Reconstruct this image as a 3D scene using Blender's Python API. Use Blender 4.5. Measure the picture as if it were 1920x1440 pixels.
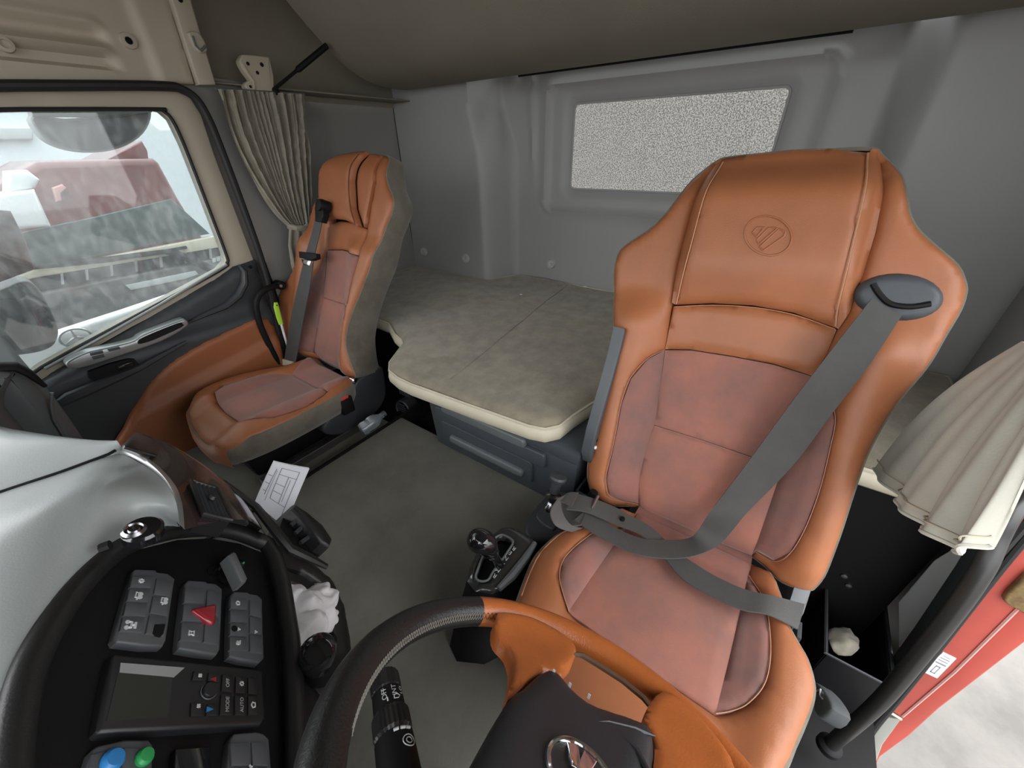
import bpy, bmesh, math, random
import numpy as np
from mathutils import Vector, Matrix, noise
from mathutils.geometry import delaunay_2d_cdt
random.seed(7)
for o_ in list(bpy.data.objects): bpy.data.objects.remove(o_)
SC = bpy.context.scene
COL = SC.collection

# ------------------------------------------------------------------ camera, light, exposure
S = 0.88                       # metres for one layout unit (the camera stands one unit above the cab floor)
FPX = 712.0
CC = np.array([960.0, 720.0])
CAM = np.array([0.0, 0.0, 1.0])
def _vp(x, y):
    v = np.array([x-CC[0], y-CC[1], FPX]); return v/np.linalg.norm(v)
_Y = _vp(-200, 300); _X = _vp(1560, 265)
_m = _X+_Y; _m /= np.linalg.norm(_m); _n = _X-_Y; _n -= _m*(_n@_m); _n /= np.linalg.norm(_n)
_X = (_m+_n)/2**.5; _Y = (_m-_n)/2**.5
RW = np.array([_X, _Y, np.cross(_X, _Y)])      # camera axes -> world axes (x to the rear, y to the passenger side, z up)
cd = bpy.data.cameras.new('camera'); cam = bpy.data.objects.new('camera', cd); COL.objects.link(cam)
cd.sensor_width = 36.0; cd.lens = FPX/1920*36.0; cd.clip_start = 0.01; cd.clip_end = 300
_r, _d, _f = RW@[1, 0, 0], RW@[0, 1, 0], RW@[0, 0, 1]
cam.matrix_world = Matrix(((_r[0], -_d[0], -_f[0], CAM[0]*S), (_r[1], -_d[1], -_f[1], CAM[1]*S), (_r[2], -_d[2], -_f[2], CAM[2]*S), (0, 0, 0, 1)))
SC.camera = cam

wd = bpy.data.worlds.new('overcast'); SC.world = wd; wd.use_nodes = True
nt = wd.node_tree; bg = nt.nodes['Background']; bg.inputs[1].default_value = 1.0
# overcast sky: brighter towards the zenith than at the horizon
_tc = nt.nodes.new('ShaderNodeTexCoord'); _sx = nt.nodes.new('ShaderNodeSeparateXYZ'); _rp_ = nt.nodes.new('ShaderNodeValToRGB')
_rp_.color_ramp.elements[0].position = 0.0; _rp_.color_ramp.elements[0].color = (.60, .61, .62, 1)
_rp_.color_ramp.elements[1].position = 1.0; _rp_.color_ramp.elements[1].color = (1.76, 1.79, 1.82, 1)
nt.links.new(_tc.outputs['Generated'], _sx.inputs[0]); nt.links.new(_sx.outputs['Z'], _rp_.inputs['Fac']); nt.links.new(_rp_.outputs['Color'], bg.inputs[0])
vs = SC.view_settings; vs.view_transform = 'Standard'; vs.look = 'None'; vs.gamma = 1; vs.use_curve_mapping = False
vs.exposure = 2.1

# ------------------------------------------------------------------ helpers: photo pixel -> point on a plane
def ray(px, py): return RW@np.array([px-CC[0], py-CC[1], FPX])
def onx(px, py, x): v = ray(px, py); return CAM+v*((x-CAM[0])/v[0])
def ony(px, py, y): v = ray(px, py); return CAM+v*((y-CAM[1])/v[1])
def onz(px, py, z): v = ray(px, py); return CAM+v*((z-CAM[2])/v[2])
def A(*a): return np.array(a, float)
def nrm(v): v = np.asarray(v, float); return v/np.linalg.norm(v)
class Frame:
    """local frame: origin o, axes u, t, n"""
    def __init__(s, o, u, t):
        s.o = A(*o); s.t = nrm(t); u = A(*u); u = u-s.t*(u@s.t); s.u = nrm(u); s.n = nrm(np.cross(s.u, s.t))
    def flip(s): s.n = -s.n; return s
    def px(s, x, y, h=0.0):
        v = ray(x, y); o = s.o+s.n*h; p = CAM+v*(((o-CAM)@s.n)/(v@s.n))-s.o
        return (p@s.u, p@s.t)
    def pxs(s, pts, h=0.0): return [s.px(x, y, h) for x, y in pts]
    def w(s, u, t, h=0.0): return s.o+s.u*u+s.t*t+s.n*h

# ------------------------------------------------------------------ helpers: objects
MATS = {}
def base_of(vs_):
    a = np.array(vs_); return A((a[:, 0].min()+a[:, 0].max())/2, (a[:, 1].min()+a[:, 1].max())/2, a[:, 2].min())
def thing(name, label, cat, base, group=None):
    o = bpy.data.objects.new(name, None); COL.objects.link(o); o.empty_display_size = .05
    o.location = Vector(A(*base)*S); o['label'] = label; o['category'] = cat
    if group: o['group'] = group
    return o
def wpos(o):
    p = A(*o.location)
    while o.parent: o = o.parent; p = p+A(*o.location)
    return p
def mk(name, geo, mat, parent=None, smooth=35, kind=None, label=None, cat=None, group=None, bevel=0, sub=0):
    vs_, fs = geo
    vs_ = np.array(vs_, float)
    if parent is None: b = base_of(vs_)*S
    else: b = wpos(parent)
    me = bpy.data.meshes.new(name)
    me.from_pydata([tuple(v) for v in (vs_*S-b)], [], [tuple(int(i) for i in f) for f in fs])
    me.validate()
    bm = bmesh.new(); bm.from_mesh(me); bmesh.ops.recalc_face_normals(bm, faces=bm.faces)
    if bevel: 
        es = [e for e in bm.edges if e.is_manifold and e.calc_face_angle(0) > .5]
        bmesh.ops.bevel(bm, geom=es, offset=bevel*S, segments=2, profile=.6, affect='EDGES')
    bm.to_mesh(me); bm.free()
    o = bpy.data.objects.new(name, me); COL.objects.link(o)
    if mat: me.materials.append(MATS[mat] if isinstance(mat, str) else mat)
    if smooth:
        me.shade_smooth(); me.set_sharp_from_angle(angle=math.radians(smooth))
    if parent is not None: o.parent = parent
    else: o.location = Vector(b)
    if sub:
        m = o.modifiers.new('sub', 'SUBSURF'); m.levels = sub; m.render_levels = sub
    if kind: o['kind'] = kind
    if label: o['label'] = label
    if cat: o['category'] = cat
    if group: o['group'] = group
    return o
def struct(name, geo, mat, **k): return mk(name, geo, mat, kind='structure', **k)

# ------------------------------------------------------------------ helpers: shapes (return verts, faces in layout units)
def join(*gs):
    V = []; F = []
    for v, f in gs:
        k = len(V); V += [tuple(q) for q in v]; F += [[i+k for i in q] for q in f]
    return V, F
def box(c, s, fr=None):
    c = A(*c); s = A(*s)/2
    ax = (A(1, 0, 0), A(0, 1, 0), A(0, 0, 1)) if fr is None else (fr.u, fr.t, fr.n)
    V = [c+ax[0]*s[0]*i+ax[1]*s[1]*j+ax[2]*s[2]*k for i in (-1, 1) for j in (-1, 1) for k in (-1, 1)]
    return V, [(0, 1, 3, 2), (4, 6, 7, 5), (0, 4, 5, 1), (2, 3, 7, 6), (0, 2, 6, 4), (1, 5, 7, 3)]
def fbox(fr, u0, u1, t0, t1, h0, h1):
    return box(fr.w((u0+u1)/2, (t0+t1)/2, (h0+h1)/2), (abs(u1-u0), abs(t1-t0), abs(h1-h0)), fr)
def catmull(P, n=6, closed=False):
    P = [A(*p) for p in P]; N = len(P); out = []
    rng = range(N if closed else N-1)
    for i in rng:
        if closed: a, b, c, d = P[i-1], P[i], P[(i+1) % N], P[(i+2) % N]
        else: a, b, c, d = P[max(i-1, 0)], P[i], P[i+1], P[min(i+2, N-1)]
        for k in range(n):
            t = k/n
            out.append(.5*((2*b)+(c-a)*t+(2*a-5*b+4*c-d)*t*t+(3*b-a-3*c+d)*t**3))
    if not closed: out.append(P[-1])
    return out
def tube(path, r, seg=12, caps=True, closed=False, flat=1.0, up=None):
    P = [A(*p) for p in path]; N = len(P)
    R_ = r if hasattr(r, '__len__') else [r]*N
    V = []; F = []; pn = None
    for i in range(N):
        if closed: tg = nrm(P[(i+1) % N]-P[i-1])
        else: tg = nrm(P[min(i+1, N-1)]-P[max(i-1, 0)])
        if pn is None:
            a = A(*up) if up is not None else (A(0, 0, 1) if abs(tg[2]) < .9 else A(1, 0, 0))
            pn = nrm(a-tg*(a@tg))
        else: pn = nrm(pn-tg*(pn@tg))
        b = np.cross(tg, pn)
        for k in range(seg):
            an = 2*math.pi*k/seg
            V.append(P[i]+(pn*math.cos(an)*flat+b*math.sin(an))*R_[i])
    for i in range(N if closed else N-1):
        j = (i+1) % N
        for k in range(seg):
            l = (k+1) % seg
            F.append((i*seg+k, i*seg+l, j*seg+l, j*seg+k))
    if caps and not closed:
        F.append(tuple(range(seg))[::-1]); F.append(tuple((N-1)*seg+k for k in range(seg)))
    return V, F
def lathe(o, ax, prof, seg=20, cap=True):
    """prof: list of (radius, height along ax)"""
    o = A(*o); ax = nrm(ax); a = A(0, 0, 1) if abs(ax[2]) < .9 else A(1, 0, 0)
    e1 = nrm(np.cross(a, ax)); e2 = np.cross(ax, e1); V = []; F = []
    for r, h in prof:
        for k in range(seg):
            an = 2*math.pi*k/seg; V.append(o+ax*h+(e1*math.cos(an)+e2*math.sin(an))*r)
    for i in range(len(prof)-1):
        for k in range(seg):
            l = (k+1) % seg; F.append((i*seg+k, i*seg+l, (i+1)*seg+l, (i+1)*seg+k))
    if cap:
        F.append(tuple(range(seg))[::-1]); F.append(tuple((len(prof)-1)*seg+k for k in range(seg)))
    return V, F
def loft(rows, closed=False):
    n = len(rows[0]); V = [p for r in rows for p in r]; F = []
    for i in range(len(rows)-1):
        for k in range(n if closed else n-1):
            l = (k+1) % n; F.append((i*n+k, i*n+l, (i+1)*n+l, (i+1)*n+k))
    return V, F
def resample(P, n):
    P = np.array([A(*p) for p in P]); d = np.r_[0, np.cumsum(np.linalg.norm(np.diff(P, axis=0), axis=1))]
    s = np.linspace(0, d[-1], n); return [A(*[np.interp(q, d, P[:, k]) for k in range(P.shape[1])]) for q in s]
def sheet(g, th, dirv=None):
    """give an open grid surface (verts, quads) a thickness by offsetting along dirv"""
    V, F = g; n = len(V); V = [A(*v) for v in V]; W = V+[v+A(*dirv)*th for v in V]
    from collections import Counter
    ec = Counter()
    for f in F:
        for i in range(len(f)): ec[tuple(sorted((f[i], f[(i+1) % len(f)])))] += 1
    G = [tuple(f) for f in F]+[tuple(i+n for i in f)[::-1] for f in F]
    for (a, b), c in ec.items():
        if c == 1: G.append((a, b, b+n, a+n))
    return W, G
def poly_in(P, x, y):
    P = np.asarray(P); x = np.asarray(x); y = np.asarray(y); r = np.zeros(x.shape, bool); j = len(P)-1
    for i in range(len(P)):
        xi, yi = P[i]; xj, yj = P[j]
        c = ((yi > y) != (yj > y)) & (x < (xj-xi)*(y-yi)/((yj-yi) if yj != yi else 1e-12)+xi); r ^= c; j = i
    return r
def dist_b(P, Q):
    """distance of the points Q to the closed polyline P"""
    P = np.asarray(P, float); Q = np.asarray(Q, float); D = np.full(len(Q), 1e9)
    for i in range(len(P)):
        a = P[i-1]; b = P[i]; ab = b-a; L = ab@ab
        if L < 1e-14: continue
        t = np.clip(((Q-a)@ab)/L, 0, 1); D = np.minimum(D, np.linalg.norm(Q-a-t[:, None]*ab, axis=1))
    return D
def dens(P, res):
    out = []
    for i in range(len(P)):
        a = A(*P[i]); b = A(*P[(i+1) % len(P)]); k = max(1, int(round(np.linalg.norm(b-a)/res)))
        out += [a+(b-a)*j/k for j in range(k)]
    return out
def ss(x, a, b):
    t = np.clip((np.asarray(x, float)-a)/(b-a), 0, 1); return t*t*(3-2*t)
def cdt(outl, res, holes=()):
    B = dens(outl, res); loops = [B]+[dens(h, res) for h in holes]
    pts = [p for l in loops for p in l]; ed = []; k = 0
    for l in loops:
        ed += [(k+i, k+(i+1) % len(l)) for i in range(len(l))]; k += len(l)
    a = np.array(B); x0, y0 = a.min(0); x1, y1 = a.max(0)
    gx, gy = np.meshgrid(np.arange(x0+res/2, x1, res), np.arange(y0+res/2, y1, res)); gx = gx.ravel(); gy = gy.ravel()
    m = poly_in(B, gx, gy)
    for h in loops[1:]: m &= ~poly_in(h, gx, gy)
    Q = np.c_[gx, gy][m]
    if len(Q):
        d = dist_b(B, Q)
        for h in loops[1:]: d = np.minimum(d, dist_b(h, Q))
        Q = Q[d > res*.45]
    al = pts+list(Q)
    r = delaunay_2d_cdt([Vector((float(p[0]), float(p[1]))) for p in al], ed, [], 0, 1e-6)
    V = np.array([(v[0], v[1]) for v in r[0]]); F = np.array([f for f in r[2] if len(f) == 3])
    ce = V[F].mean(1); ok = poly_in(B, ce[:, 0], ce[:, 1])
    for h in loops[1:]: ok &= ~poly_in(h, ce[:, 0], ce[:, 1])
    return V, F[ok], loops
def panel(fr, outl, hf=None, res=.012, pil=.006, rim=.018, skirt=.02, holes=()):
    """padded panel over an outline (u, t) in a frame: surface height hf(u, t), edges sinking by pil over rim, skirt going down"""
    V, F, loops = cdt(outl, res, holes)
    h = np.zeros(len(V)) if hf is None else np.asarray(hf(V[:, 0], V[:, 1]), float)*np.ones(len(V))
    d = np.full(len(V), 1e9)
    for l in loops: d = np.minimum(d, dist_b(l, V))
    q = np.clip(d/rim, 0, 1); h = h-pil*(1-np.sqrt(np.clip(1-(1-q)**2, 0, 1)))
    W = [fr.w(u, t, k) for (u, t), k in zip(V, h)]; G = [tuple(f) for f in F]
    if skirt:
        from collections import Counter
        ec = Counter(); dr = {}
        for f in G:
            for i in range(3):
                e = (f[i], f[(i+1) % 3]); ec[tuple(sorted(e))] += 1; dr[tuple(sorted(e))] = e
        mp = {}
        def low(i):
            if i not in mp: mp[i] = len(W); W.append(A(*W[i])-fr.n*skirt)
            return mp[i]
        for e, c in ec.items():
            if c == 1: a, b = dr[e]; G.append((b, a, low(a), low(b)))
    return W, G
def prism(fr, outl, h0, h1, rnd=0.0, seg=3):
    """solid plate over an outline; rounded front edge by shrinking loops"""
    P = np.array([A(*p) for p in outl]); n = len(P)
    ar = 0.5*sum(P[i-1][0]*P[i][1]-P[i][0]*P[i-1][1] for i in range(n)); sg = 1 if ar > 0 else -1
    nn = []
    for i in range(n):
        e1 = P[i]-P[i-1]; e2 = P[(i+1) % n]-P[i]
        a = A(-e1[1], e1[0])/(np.hypot(*e1)+1e-12)+A(-e2[1], e2[0])/(np.hypot(*e2)+1e-12); l = np.hypot(*a)
        nn.append(a/l*sg if l > 1e-9 else a)
    nn = np.array(nn); rows = [[fr.w(u, t, h0) for u, t in P]]
    if rnd:
        for k in range(seg+1):
            an = math.pi/2*k/seg; off = rnd*(1-math.cos(an)); hh = h1-rnd+rnd*math.sin(an) if h1 > h0 else h1+rnd-rnd*math.sin(an)
            rows.append([fr.w(u, t, hh) for u, t in P+nn*off])
    else: rows.append([fr.w(u, t, h1) for u, t in P])
    V, F = loft(rows, True); m = len(rows)
    F += [tuple(range(n))[::-1], tuple((m-1)*n+i for i in range(n))]
    return V, F
def rrect(u0, u1, t0, t1, r, k=5):
    out = []
    for cx, cy, a0 in ((u1-r, t1-r, 0), (u0+r, t1-r, 90), (u0+r, t0+r, 180), (u1-r, t0+r, 270)):
        for i in range(k+1):
            a = math.radians(a0+90*i/k); out.append((cx+r*math.cos(a), cy+r*math.sin(a)))
    return out
def ell(cu, ct, a, b, rot=0, k=28):
    c, s = math.cos(rot), math.sin(rot)
    return [(cu+a*math.cos(q)*c-b*math.sin(q)*s, ct+a*math.cos(q)*s+b*math.sin(q)*c) for q in [2*math.pi*i/k for i in range(k)]]
def ribbon(path, wd_, w, th=.003):
    """strap along a path; wd_: list of width directions"""
    P = [A(*p) for p in path]; D = [nrm(d) for d in wd_]; rows = []
    for i, p in enumerate(P):
        tg = nrm(P[min(i+1, len(P)-1)]-P[max(i-1, 0)]); d = nrm(D[i]-tg*(D[i]@tg)); nn = np.cross(tg, d)
        rows.append([p-d*w/2+nn*th/2, p+d*w/2+nn*th/2, p+d*w/2-nn*th/2, p-d*w/2-nn*th/2])
    V, F = loft(rows, True); n = len(rows)
    F += [(0, 1, 2, 3), tuple((n-1)*4+i for i in range(4))]
    return V, F

# ------------------------------------------------------------------ materials
def mat(name, col, rough=.5, metal=0.0, bump=0.0, bscale=400.0, var=0.0, vscale=6.0, col2=None, spec=.5, coat=0.0, sheen=0.0, weave=False, trans=0.0, emit=None):
    m = bpy.data.materials.new(name); m.use_nodes = True; t = m.node_tree; b = t.nodes['Principled BSDF']; L = t.links
    b.inputs['Base Color'].default_value = (*col, 1); b.inputs['Roughness'].default_value = rough; b.inputs['Metallic'].default_value = metal
    b.inputs['Specular IOR Level'].default_value = spec; b.inputs['Coat Weight'].default_value = coat
    b.inputs['Sheen Weight'].default_value = sheen
    b.inputs['Transmission Weight'].default_value = trans
    if emit: b.inputs['Emission Color'].default_value = (*emit[:3], 1); b.inputs['Emission Strength'].default_value = emit[3]
    tc = t.nodes.new('ShaderNodeTexCoord')
    if var:
        n = t.nodes.new('ShaderNodeTexNoise'); n.inputs['Scale'].default_value = vscale; n.inputs['Detail'].default_value = 6; n.inputs['Roughness'].default_value = .65
        L.new(tc.outputs['Object'], n.inputs['Vector'])
        r = t.nodes.new('ShaderNodeValToRGB'); r.color_ramp.elements[0].position = .36; r.color_ramp.elements[1].position = .62
        c2 = col2 or tuple(c*(1-var) for c in col)
        r.color_ramp.elements[0].color = (*c2, 1); r.color_ramp.elements[1].color = (*col, 1)
        L.new(n.outputs['Fac'], r.inputs['Fac']); L.new(r.outputs['Color'], b.inputs['Base Color'])
    if bump:
        bp = t.nodes.new('ShaderNodeBump'); bp.inputs['Strength'].default_value = bump; bp.inputs['Distance'].default_value = .001
        if weave:
            w1 = t.nodes.new('ShaderNodeTexChecker'); w1.inputs['Scale'].default_value = bscale; L.new(tc.outputs['Object'], w1.inputs['Vector'])
            L.new(w1.outputs['Fac'], bp.inputs['Height'])
        else:
            n2 = t.nodes.new('ShaderNodeTexNoise'); n2.inputs['Scale'].default_value = bscale; n2.inputs['Detail'].default_value = 3
            L.new(tc.outputs['Object'], n2.inputs['Vector']); L.new(n2.outputs['Fac'], bp.inputs['Height'])
        L.new(bp.outputs['Normal'], b.inputs['Normal'])
    MATS[name] = m; return m
mat('leather', (.36, .128, .052), .48, bump=.25, bscale=500, var=.14, vscale=7)
mat('leather_door', (.32, .105, .036), .5, bump=.25, bscale=500, var=.1)
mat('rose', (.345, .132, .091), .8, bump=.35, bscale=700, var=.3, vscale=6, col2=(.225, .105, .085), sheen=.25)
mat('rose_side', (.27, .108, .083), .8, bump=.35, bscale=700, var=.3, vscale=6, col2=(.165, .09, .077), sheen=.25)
mat('thread', (.46, .23, .12), .7)
mat('seam_dark', (.13, .05, .025), .8)
mat('taupe', (.17, .15, .115), .95, bump=.5, bscale=350, var=.3, vscale=14, sheen=.3)
mat('mattress', (.30, .258, .182), .95, bump=.6, bscale=260, var=.42, vscale=16, col2=(.205, .178, .13), sheen=.35)
mat('cream', (.58, .53, .41), .6, bump=.1, bscale=200, var=.12)
mat('floor_mat', (.175, .168, .14), .9, bump=.7, bscale=300, var=.4, vscale=5, col2=(.128, .123, .104))
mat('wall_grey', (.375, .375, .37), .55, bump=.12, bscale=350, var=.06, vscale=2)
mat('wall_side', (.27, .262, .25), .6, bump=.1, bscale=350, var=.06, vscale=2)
mat('beige_trim', (.46, .41, .32), .5, bump=.08, bscale=300, var=.06, vscale=3)
mat('bunk', (.26, .235, .185), .85, bump=.4, bscale=300, var=.12, vscale=3)
mat('plastic_dark', (.035, .039, .044), .5, bump=.2, bscale=500)
mat('plastic_blue', (.055, .063, .072), .5, bump=.25, bscale=450)
mat('plastic_grey', (.12, .13, .135), .42, bump=.12, bscale=500)
mat('black', (.0055, .0055, .006), .6, bump=.1, bscale=400, spec=.25)
mat('black_soft', (.014, .0135, .0135), .42, bump=.25, bscale=450)
mat('gloss_black', (.008, .008, .009), .08, coat=.5)
mat('rubber', (.012, .012, .013), .6)
mat('chrome', (.75, .75, .76), .12, metal=1)
mat('silver', (.36, .38, .38), .3, metal=.5)
mat('steel', (.45, .45, .46), .35, metal=1)

def mat_foil():
    m = bpy.data.materials.new('foil'); m.use_nodes = True; t = m.node_tree; L = t.links; t.nodes.remove(t.nodes['Principled BSDF'])
    out = t.nodes['Material Output']; tc = t.nodes.new('ShaderNodeTexCoord')
    n = t.nodes.new('ShaderNodeTexNoise'); n.inputs['Scale'].default_value = 240; n.inputs['Detail'].default_value = 2; L.new(tc.outputs['Object'], n.inputs['Vector'])
    r = t.nodes.new('ShaderNodeValToRGB'); r.color_ramp.elements[0].position = .40; r.color_ramp.elements[1].position = .60
    r.color_ramp.elements[0].color = (.22, .22, .22, 1); r.color_ramp.elements[1].color = (.72, .71, .68, 1); L.new(n.outputs['Fac'], r.inputs['Fac'])
    tr = t.nodes.new('ShaderNodeBsdfTranslucent'); L.new(r.outputs['Color'], tr.inputs['Color'])
    df = t.nodes.new('ShaderNodeBsdfDiffuse'); L.new(r.outputs['Color'], df.inputs['Color'])
    mx = t.nodes.new('ShaderNodeMixShader'); mx.inputs[0].default_value = .35; L.new(tr.outputs[0], mx.inputs[1]); L.new(df.outputs[0], mx.inputs[2]); L.new(mx.outputs[0], out.inputs[0])
    MATS['foil'] = m
mat_foil()
def mat_glass(name, tint=(.93, .96, .95), refl=.08):
    m = bpy.data.materials.new(name); m.use_nodes = True; t = m.node_tree; L = t.links; t.nodes.remove(t.nodes['Principled BSDF'])
    out = t.nodes['Material Output']; a = t.nodes.new('ShaderNodeBsdfTransparent'); a.inputs[0].default_value = (*tint, 1)
    g = t.nodes.new('ShaderNodeBsdfGlossy'); g.inputs['Roughness'].default_value = .03
    mx = t.nodes.new('ShaderNodeMixShader'); mx.inputs[0].default_value = refl; L.new(a.outputs[0], mx.inputs[1]); L.new(g.outputs[0], mx.inputs[2])
    # grime and rain film: a thin scattering layer, streaky
    tr = t.nodes.new('ShaderNodeBsdfTranslucent'); tr.inputs[0].default_value = (.8, .82, .82, 1)
    tc = t.nodes.new('ShaderNodeTexCoord'); mp = t.nodes.new('ShaderNodeMapping'); mp.inputs['Rotation'].default_value = (0, .5, 0); mp.inputs['Scale'].default_value = (9, 9, 4); L.new(tc.outputs['Object'], mp.inputs[0])
    n = t.nodes.new('ShaderNodeTexNoise'); n.inputs['Scale'].default_value = 6; n.inputs['Detail'].default_value = 5; L.new(mp.outputs[0], n.inputs[0])
    mr = t.nodes.new('ShaderNodeMapRange'); mr.inputs[1].default_value = .45; mr.inputs[2].default_value = .75; mr.inputs[3].default_value = .05; mr.inputs[4].default_value = .12; L.new(n.outputs['Fac'], mr.inputs[0])
    m2 = t.nodes.new('ShaderNodeMixShader'); L.new(mr.outputs[0], m2.inputs[0]); L.new(mx.outputs[0], m2.inputs[1]); L.new(tr.outputs[0], m2.inputs[2]); L.new(m2.outputs[0], out.inputs[0])
    MATS[name] = m
mat_glass('glass', (.62, .66, .66), .07)
mat('paper', (.88, .88, .92), .7)

mat('red_plastic', (.75, .06, .05), .4)
mat('lime', (.45, .75, .05), .4)
mat('white_plastic', (.75, .76, .76), .4)
mat('asphalt', (.145, .132, .118), .5, bump=1.0, bscale=9, var=.5, vscale=1.6)
mat('red_paint', (.17, .032, .030), .35, coat=.4, var=.25, vscale=2)
mat('red_pale', (.6, .3, .27), .4)
mat('red_jamb', (.46, .075, .055), .35, var=.12, vscale=5)
mat('dark_glass', (.055, .085, .08), .08, coat=.5)
mat('bumper_grey', (.13, .125, .125), .45, var=.4, vscale=4)
mat('bumper_light', (.45, .47, .47), .4)
mat('trailer', (.62, .66, .68), .5)
mat('white_paint', (.85, .86, .86), .35)
mat('mirror_dark', (.045, .045, .045), .08, coat=.3)
mat('mirror_reflection', (.30, .06, .05), .12, var=.8, vscale=5, col2=(.25, .27, .27), coat=.3)  # red and grey reflection painted into the mirror glass colour
mat('dash_grey', (.34, .365, .36), .3, bump=.12, bscale=500, var=.06, vscale=3)
mat('dash_dark', (.115, .123, .127), .5, bump=.15, bscale=400)
mat('silver_trim', (.55, .57, .57), .28, metal=.6)
mat('brown_gloss', (.045, .030, .027), .2, coat=.6)
mat('chrome_dark', (.25, .25, .26), .2, metal=1)
mat('plastic_switch', (.085, .092, .10), .45, bump=.1, bscale=500)
mat('plastic_panel', (.018, .0185, .02), .4, bump=.1, bscale=500)
mat('print_white', (.6, .61, .62), .5)
mat('hazard_red', (.32, .012, .022), .25, coat=.5)
mat('blue_btn', (.03, .22, .55), .35)
mat('green_btn', (.03, .35, .10), .35)
mat('lcd', (.034, .035, .030), .2)
mat('leather_black', (.012, .0115, .0115), .38, bump=.5, bscale=350)
mat('leather_wheel', (.45, .125, .028), .36, bump=.4, bscale=420, var=.2, vscale=9)
mat('black_hub', (.019, .021, .025), .45, bump=.25, bscale=500)
mat('thread_rose', (.36, .19, .15), .8)
mat('button_grey', (.50, .50, .49), .5)
mat('armrest_grey', (.065, .072, .079), .45)
mat('thread_grey', (.17, .155, .13), .8)
mat('thread_brown', (.10, .05, .025), .8)
mat('plastic_dark_gloss', (.03, .03, .029), .22, coat=.2)
mat('webbing_loop', (.075, .07, .066), .7, bump=.4, bscale=600)
mat('black_handle', (.018, .017, .016), .36)
mat('bin_black', (.006, .006, .007), .5, spec=.3)
mat('brass', (.33, .22, .09), .55, var=.6, vscale=30)
mat('sill_grey', (.30, .30, .27), .6)
mat('print_grey', (.25, .25, .30), .7)
mat('rag_white', (.82, .80, .82), .9, bump=.3, bscale=300)
mat('bottle_plastic', (.75, .80, .85), .12, trans=.85)

# ------------------------------------------------------------------ the cab shell
def grid_surf(u, v, fn): return loft([[A(*fn(a, b)) for a in u] for b in v])
FY = Frame((0, 1.92, 0), (1, 0, 0), (0, 0, 1))          # passenger door plane: u = x, t = z, n = into the cab
FXR = Frame((1.99, 0, 0), (0, -1, 0), (0, 0, 1))        # rear wall plane: u = -y, t = z, n = into the cab (forward)
def sdr(u, t, u0, u1, t0, t1, r):
    dx = np.abs(u-(u0+u1)/2)-(u1-u0)/2+r; dy = np.abs(t-(t0+t1)/2)-(t1-t0)/2+r
    return np.hypot(np.maximum(dx, 0), np.maximum(dy, 0))+np.minimum(np.maximum(dx, dy), 0)-r
def rear_h(u, t):
    y = -u
    h = .22*ss(y, 1.375, 1.475)+.012*ss(y, 1.47, 1.49)+.20*ss(-y, .06, .17)
    fl = 1.40+.10*ss(t, .95, 1.25)
    h = .22*ss(y, fl-.02, fl+.075-.05*ss(t, 1.0, 1.25))+.22*ss(-y, .10, .2)
    d = sdr(u, t, -1.20, -.05, .705, 1.25, .05)
    h = h+.012*ss(d, .03, .012)-.028*ss(d, .0, -.022)
    d2 = sdr(u, t, -1.066, -.18, .809, 1.175, .02)
    h = h-.03*ss(d2, .045, .0)
    h = h-.05*ss(t, 1.2, 1.36)*ss(y, 1.40, 1.38)
    # the shallow vertical flute left of the window
    h = h+.015*np.exp(-((y-1.27-.06*(t-.9))/.012)**2)*ss(t, .75, .9)
    return h
WINH = rrect(-1.066, -.18, .809, 1.175, .022)
g = panel(FXR, [(-2.16, -.2), (.62, -.2), (.62, 1.34), (-2.16, 1.34)], rear_h, res=.019, pil=0, skirt=0, holes=[WINH])
wr = struct('wall_rear', g, 'wall_grey', smooth=60, label='moulded grey rear wall panel of the cab around the small window', cat='wall')
for px, py, x in ((795, 472, 1.766), (873, 484, 1.766), (1033, 495, 1.982)):
    p = onx(px, py, x)
    mk('trim_button', lathe(p, (-1, 0, 0), [(.027, -.012), (.027, .004), (.023, .010), (.019, .010), (.017, .003), (.009, .003), (.006, .008), (.001, .008)], 20), 'button_grey', wr)
w1 = bpy.data.objects.new('window_1', None); COL.objects.link(w1); w1.location = Vector(A(2.05, .62, .8)*S); w1['kind'] = 'structure'; w1['label'] = 'rear cab window covered with crinkled silvery sheet'; w1['category'] = 'window'
mk('pane', prism(Frame((2.045, 0, 0), (0, -1, 0), (0, 0, 1)), rrect(-1.10, -.15, .78, 1.20, .02), -.004, .004), 'foil', w1)
ring = [FXR.w(u, t, -.04) for u, t in dens(WINH, .03)]
mk('window_seal', tube(ring, .005, 8, closed=True), 'wall_grey', w1)

# passenger side wall behind the door, upper side wall, driver side wall, roof, front
g = grid_surf(np.linspace(.70, 1.80, 40), np.linspace(-.25, 1.24, 40), lambda x, z: (x, 1.955+.13*float(ss(x, .8, 1.35))-.012*float(ss(x, 1.05, 1.07))*float(ss(x, 1.33, 1.31))*float(ss(z, .3, .34))*float(ss(z, 1.18, 1.15)), z))
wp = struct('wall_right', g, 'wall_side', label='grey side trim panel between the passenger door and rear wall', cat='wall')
struct('trim_1', join(box((1.30, 2.0, 1.225), (1.1, .13, .008))), 'bunk', bevel=.006, label='narrow ledge above the passenger side trim', cat='trim')
g = grid_surf(np.linspace(-.9, 2.1, 30), np.linspace(1.2, 2.0, 16), lambda x, z: (x, 2.02+.05*float(ss(x, .8, 1.4))-.06*float(ss(z, 1.5, 2.0)), z))
struct('wall_upper', g, 'bunk', label='upper side lining above the passenger door and curtain', cat='wall')
g = grid_surf(np.linspace(1.02, 1.80, 20), np.linspace(-.5, 1.95, 30), lambda x, z: (x, -.58+.02*math.sin(x*9), z))
struct('wall_left', g, 'wall_grey', label='grey side wall behind the driver seat', cat='wall')
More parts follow.
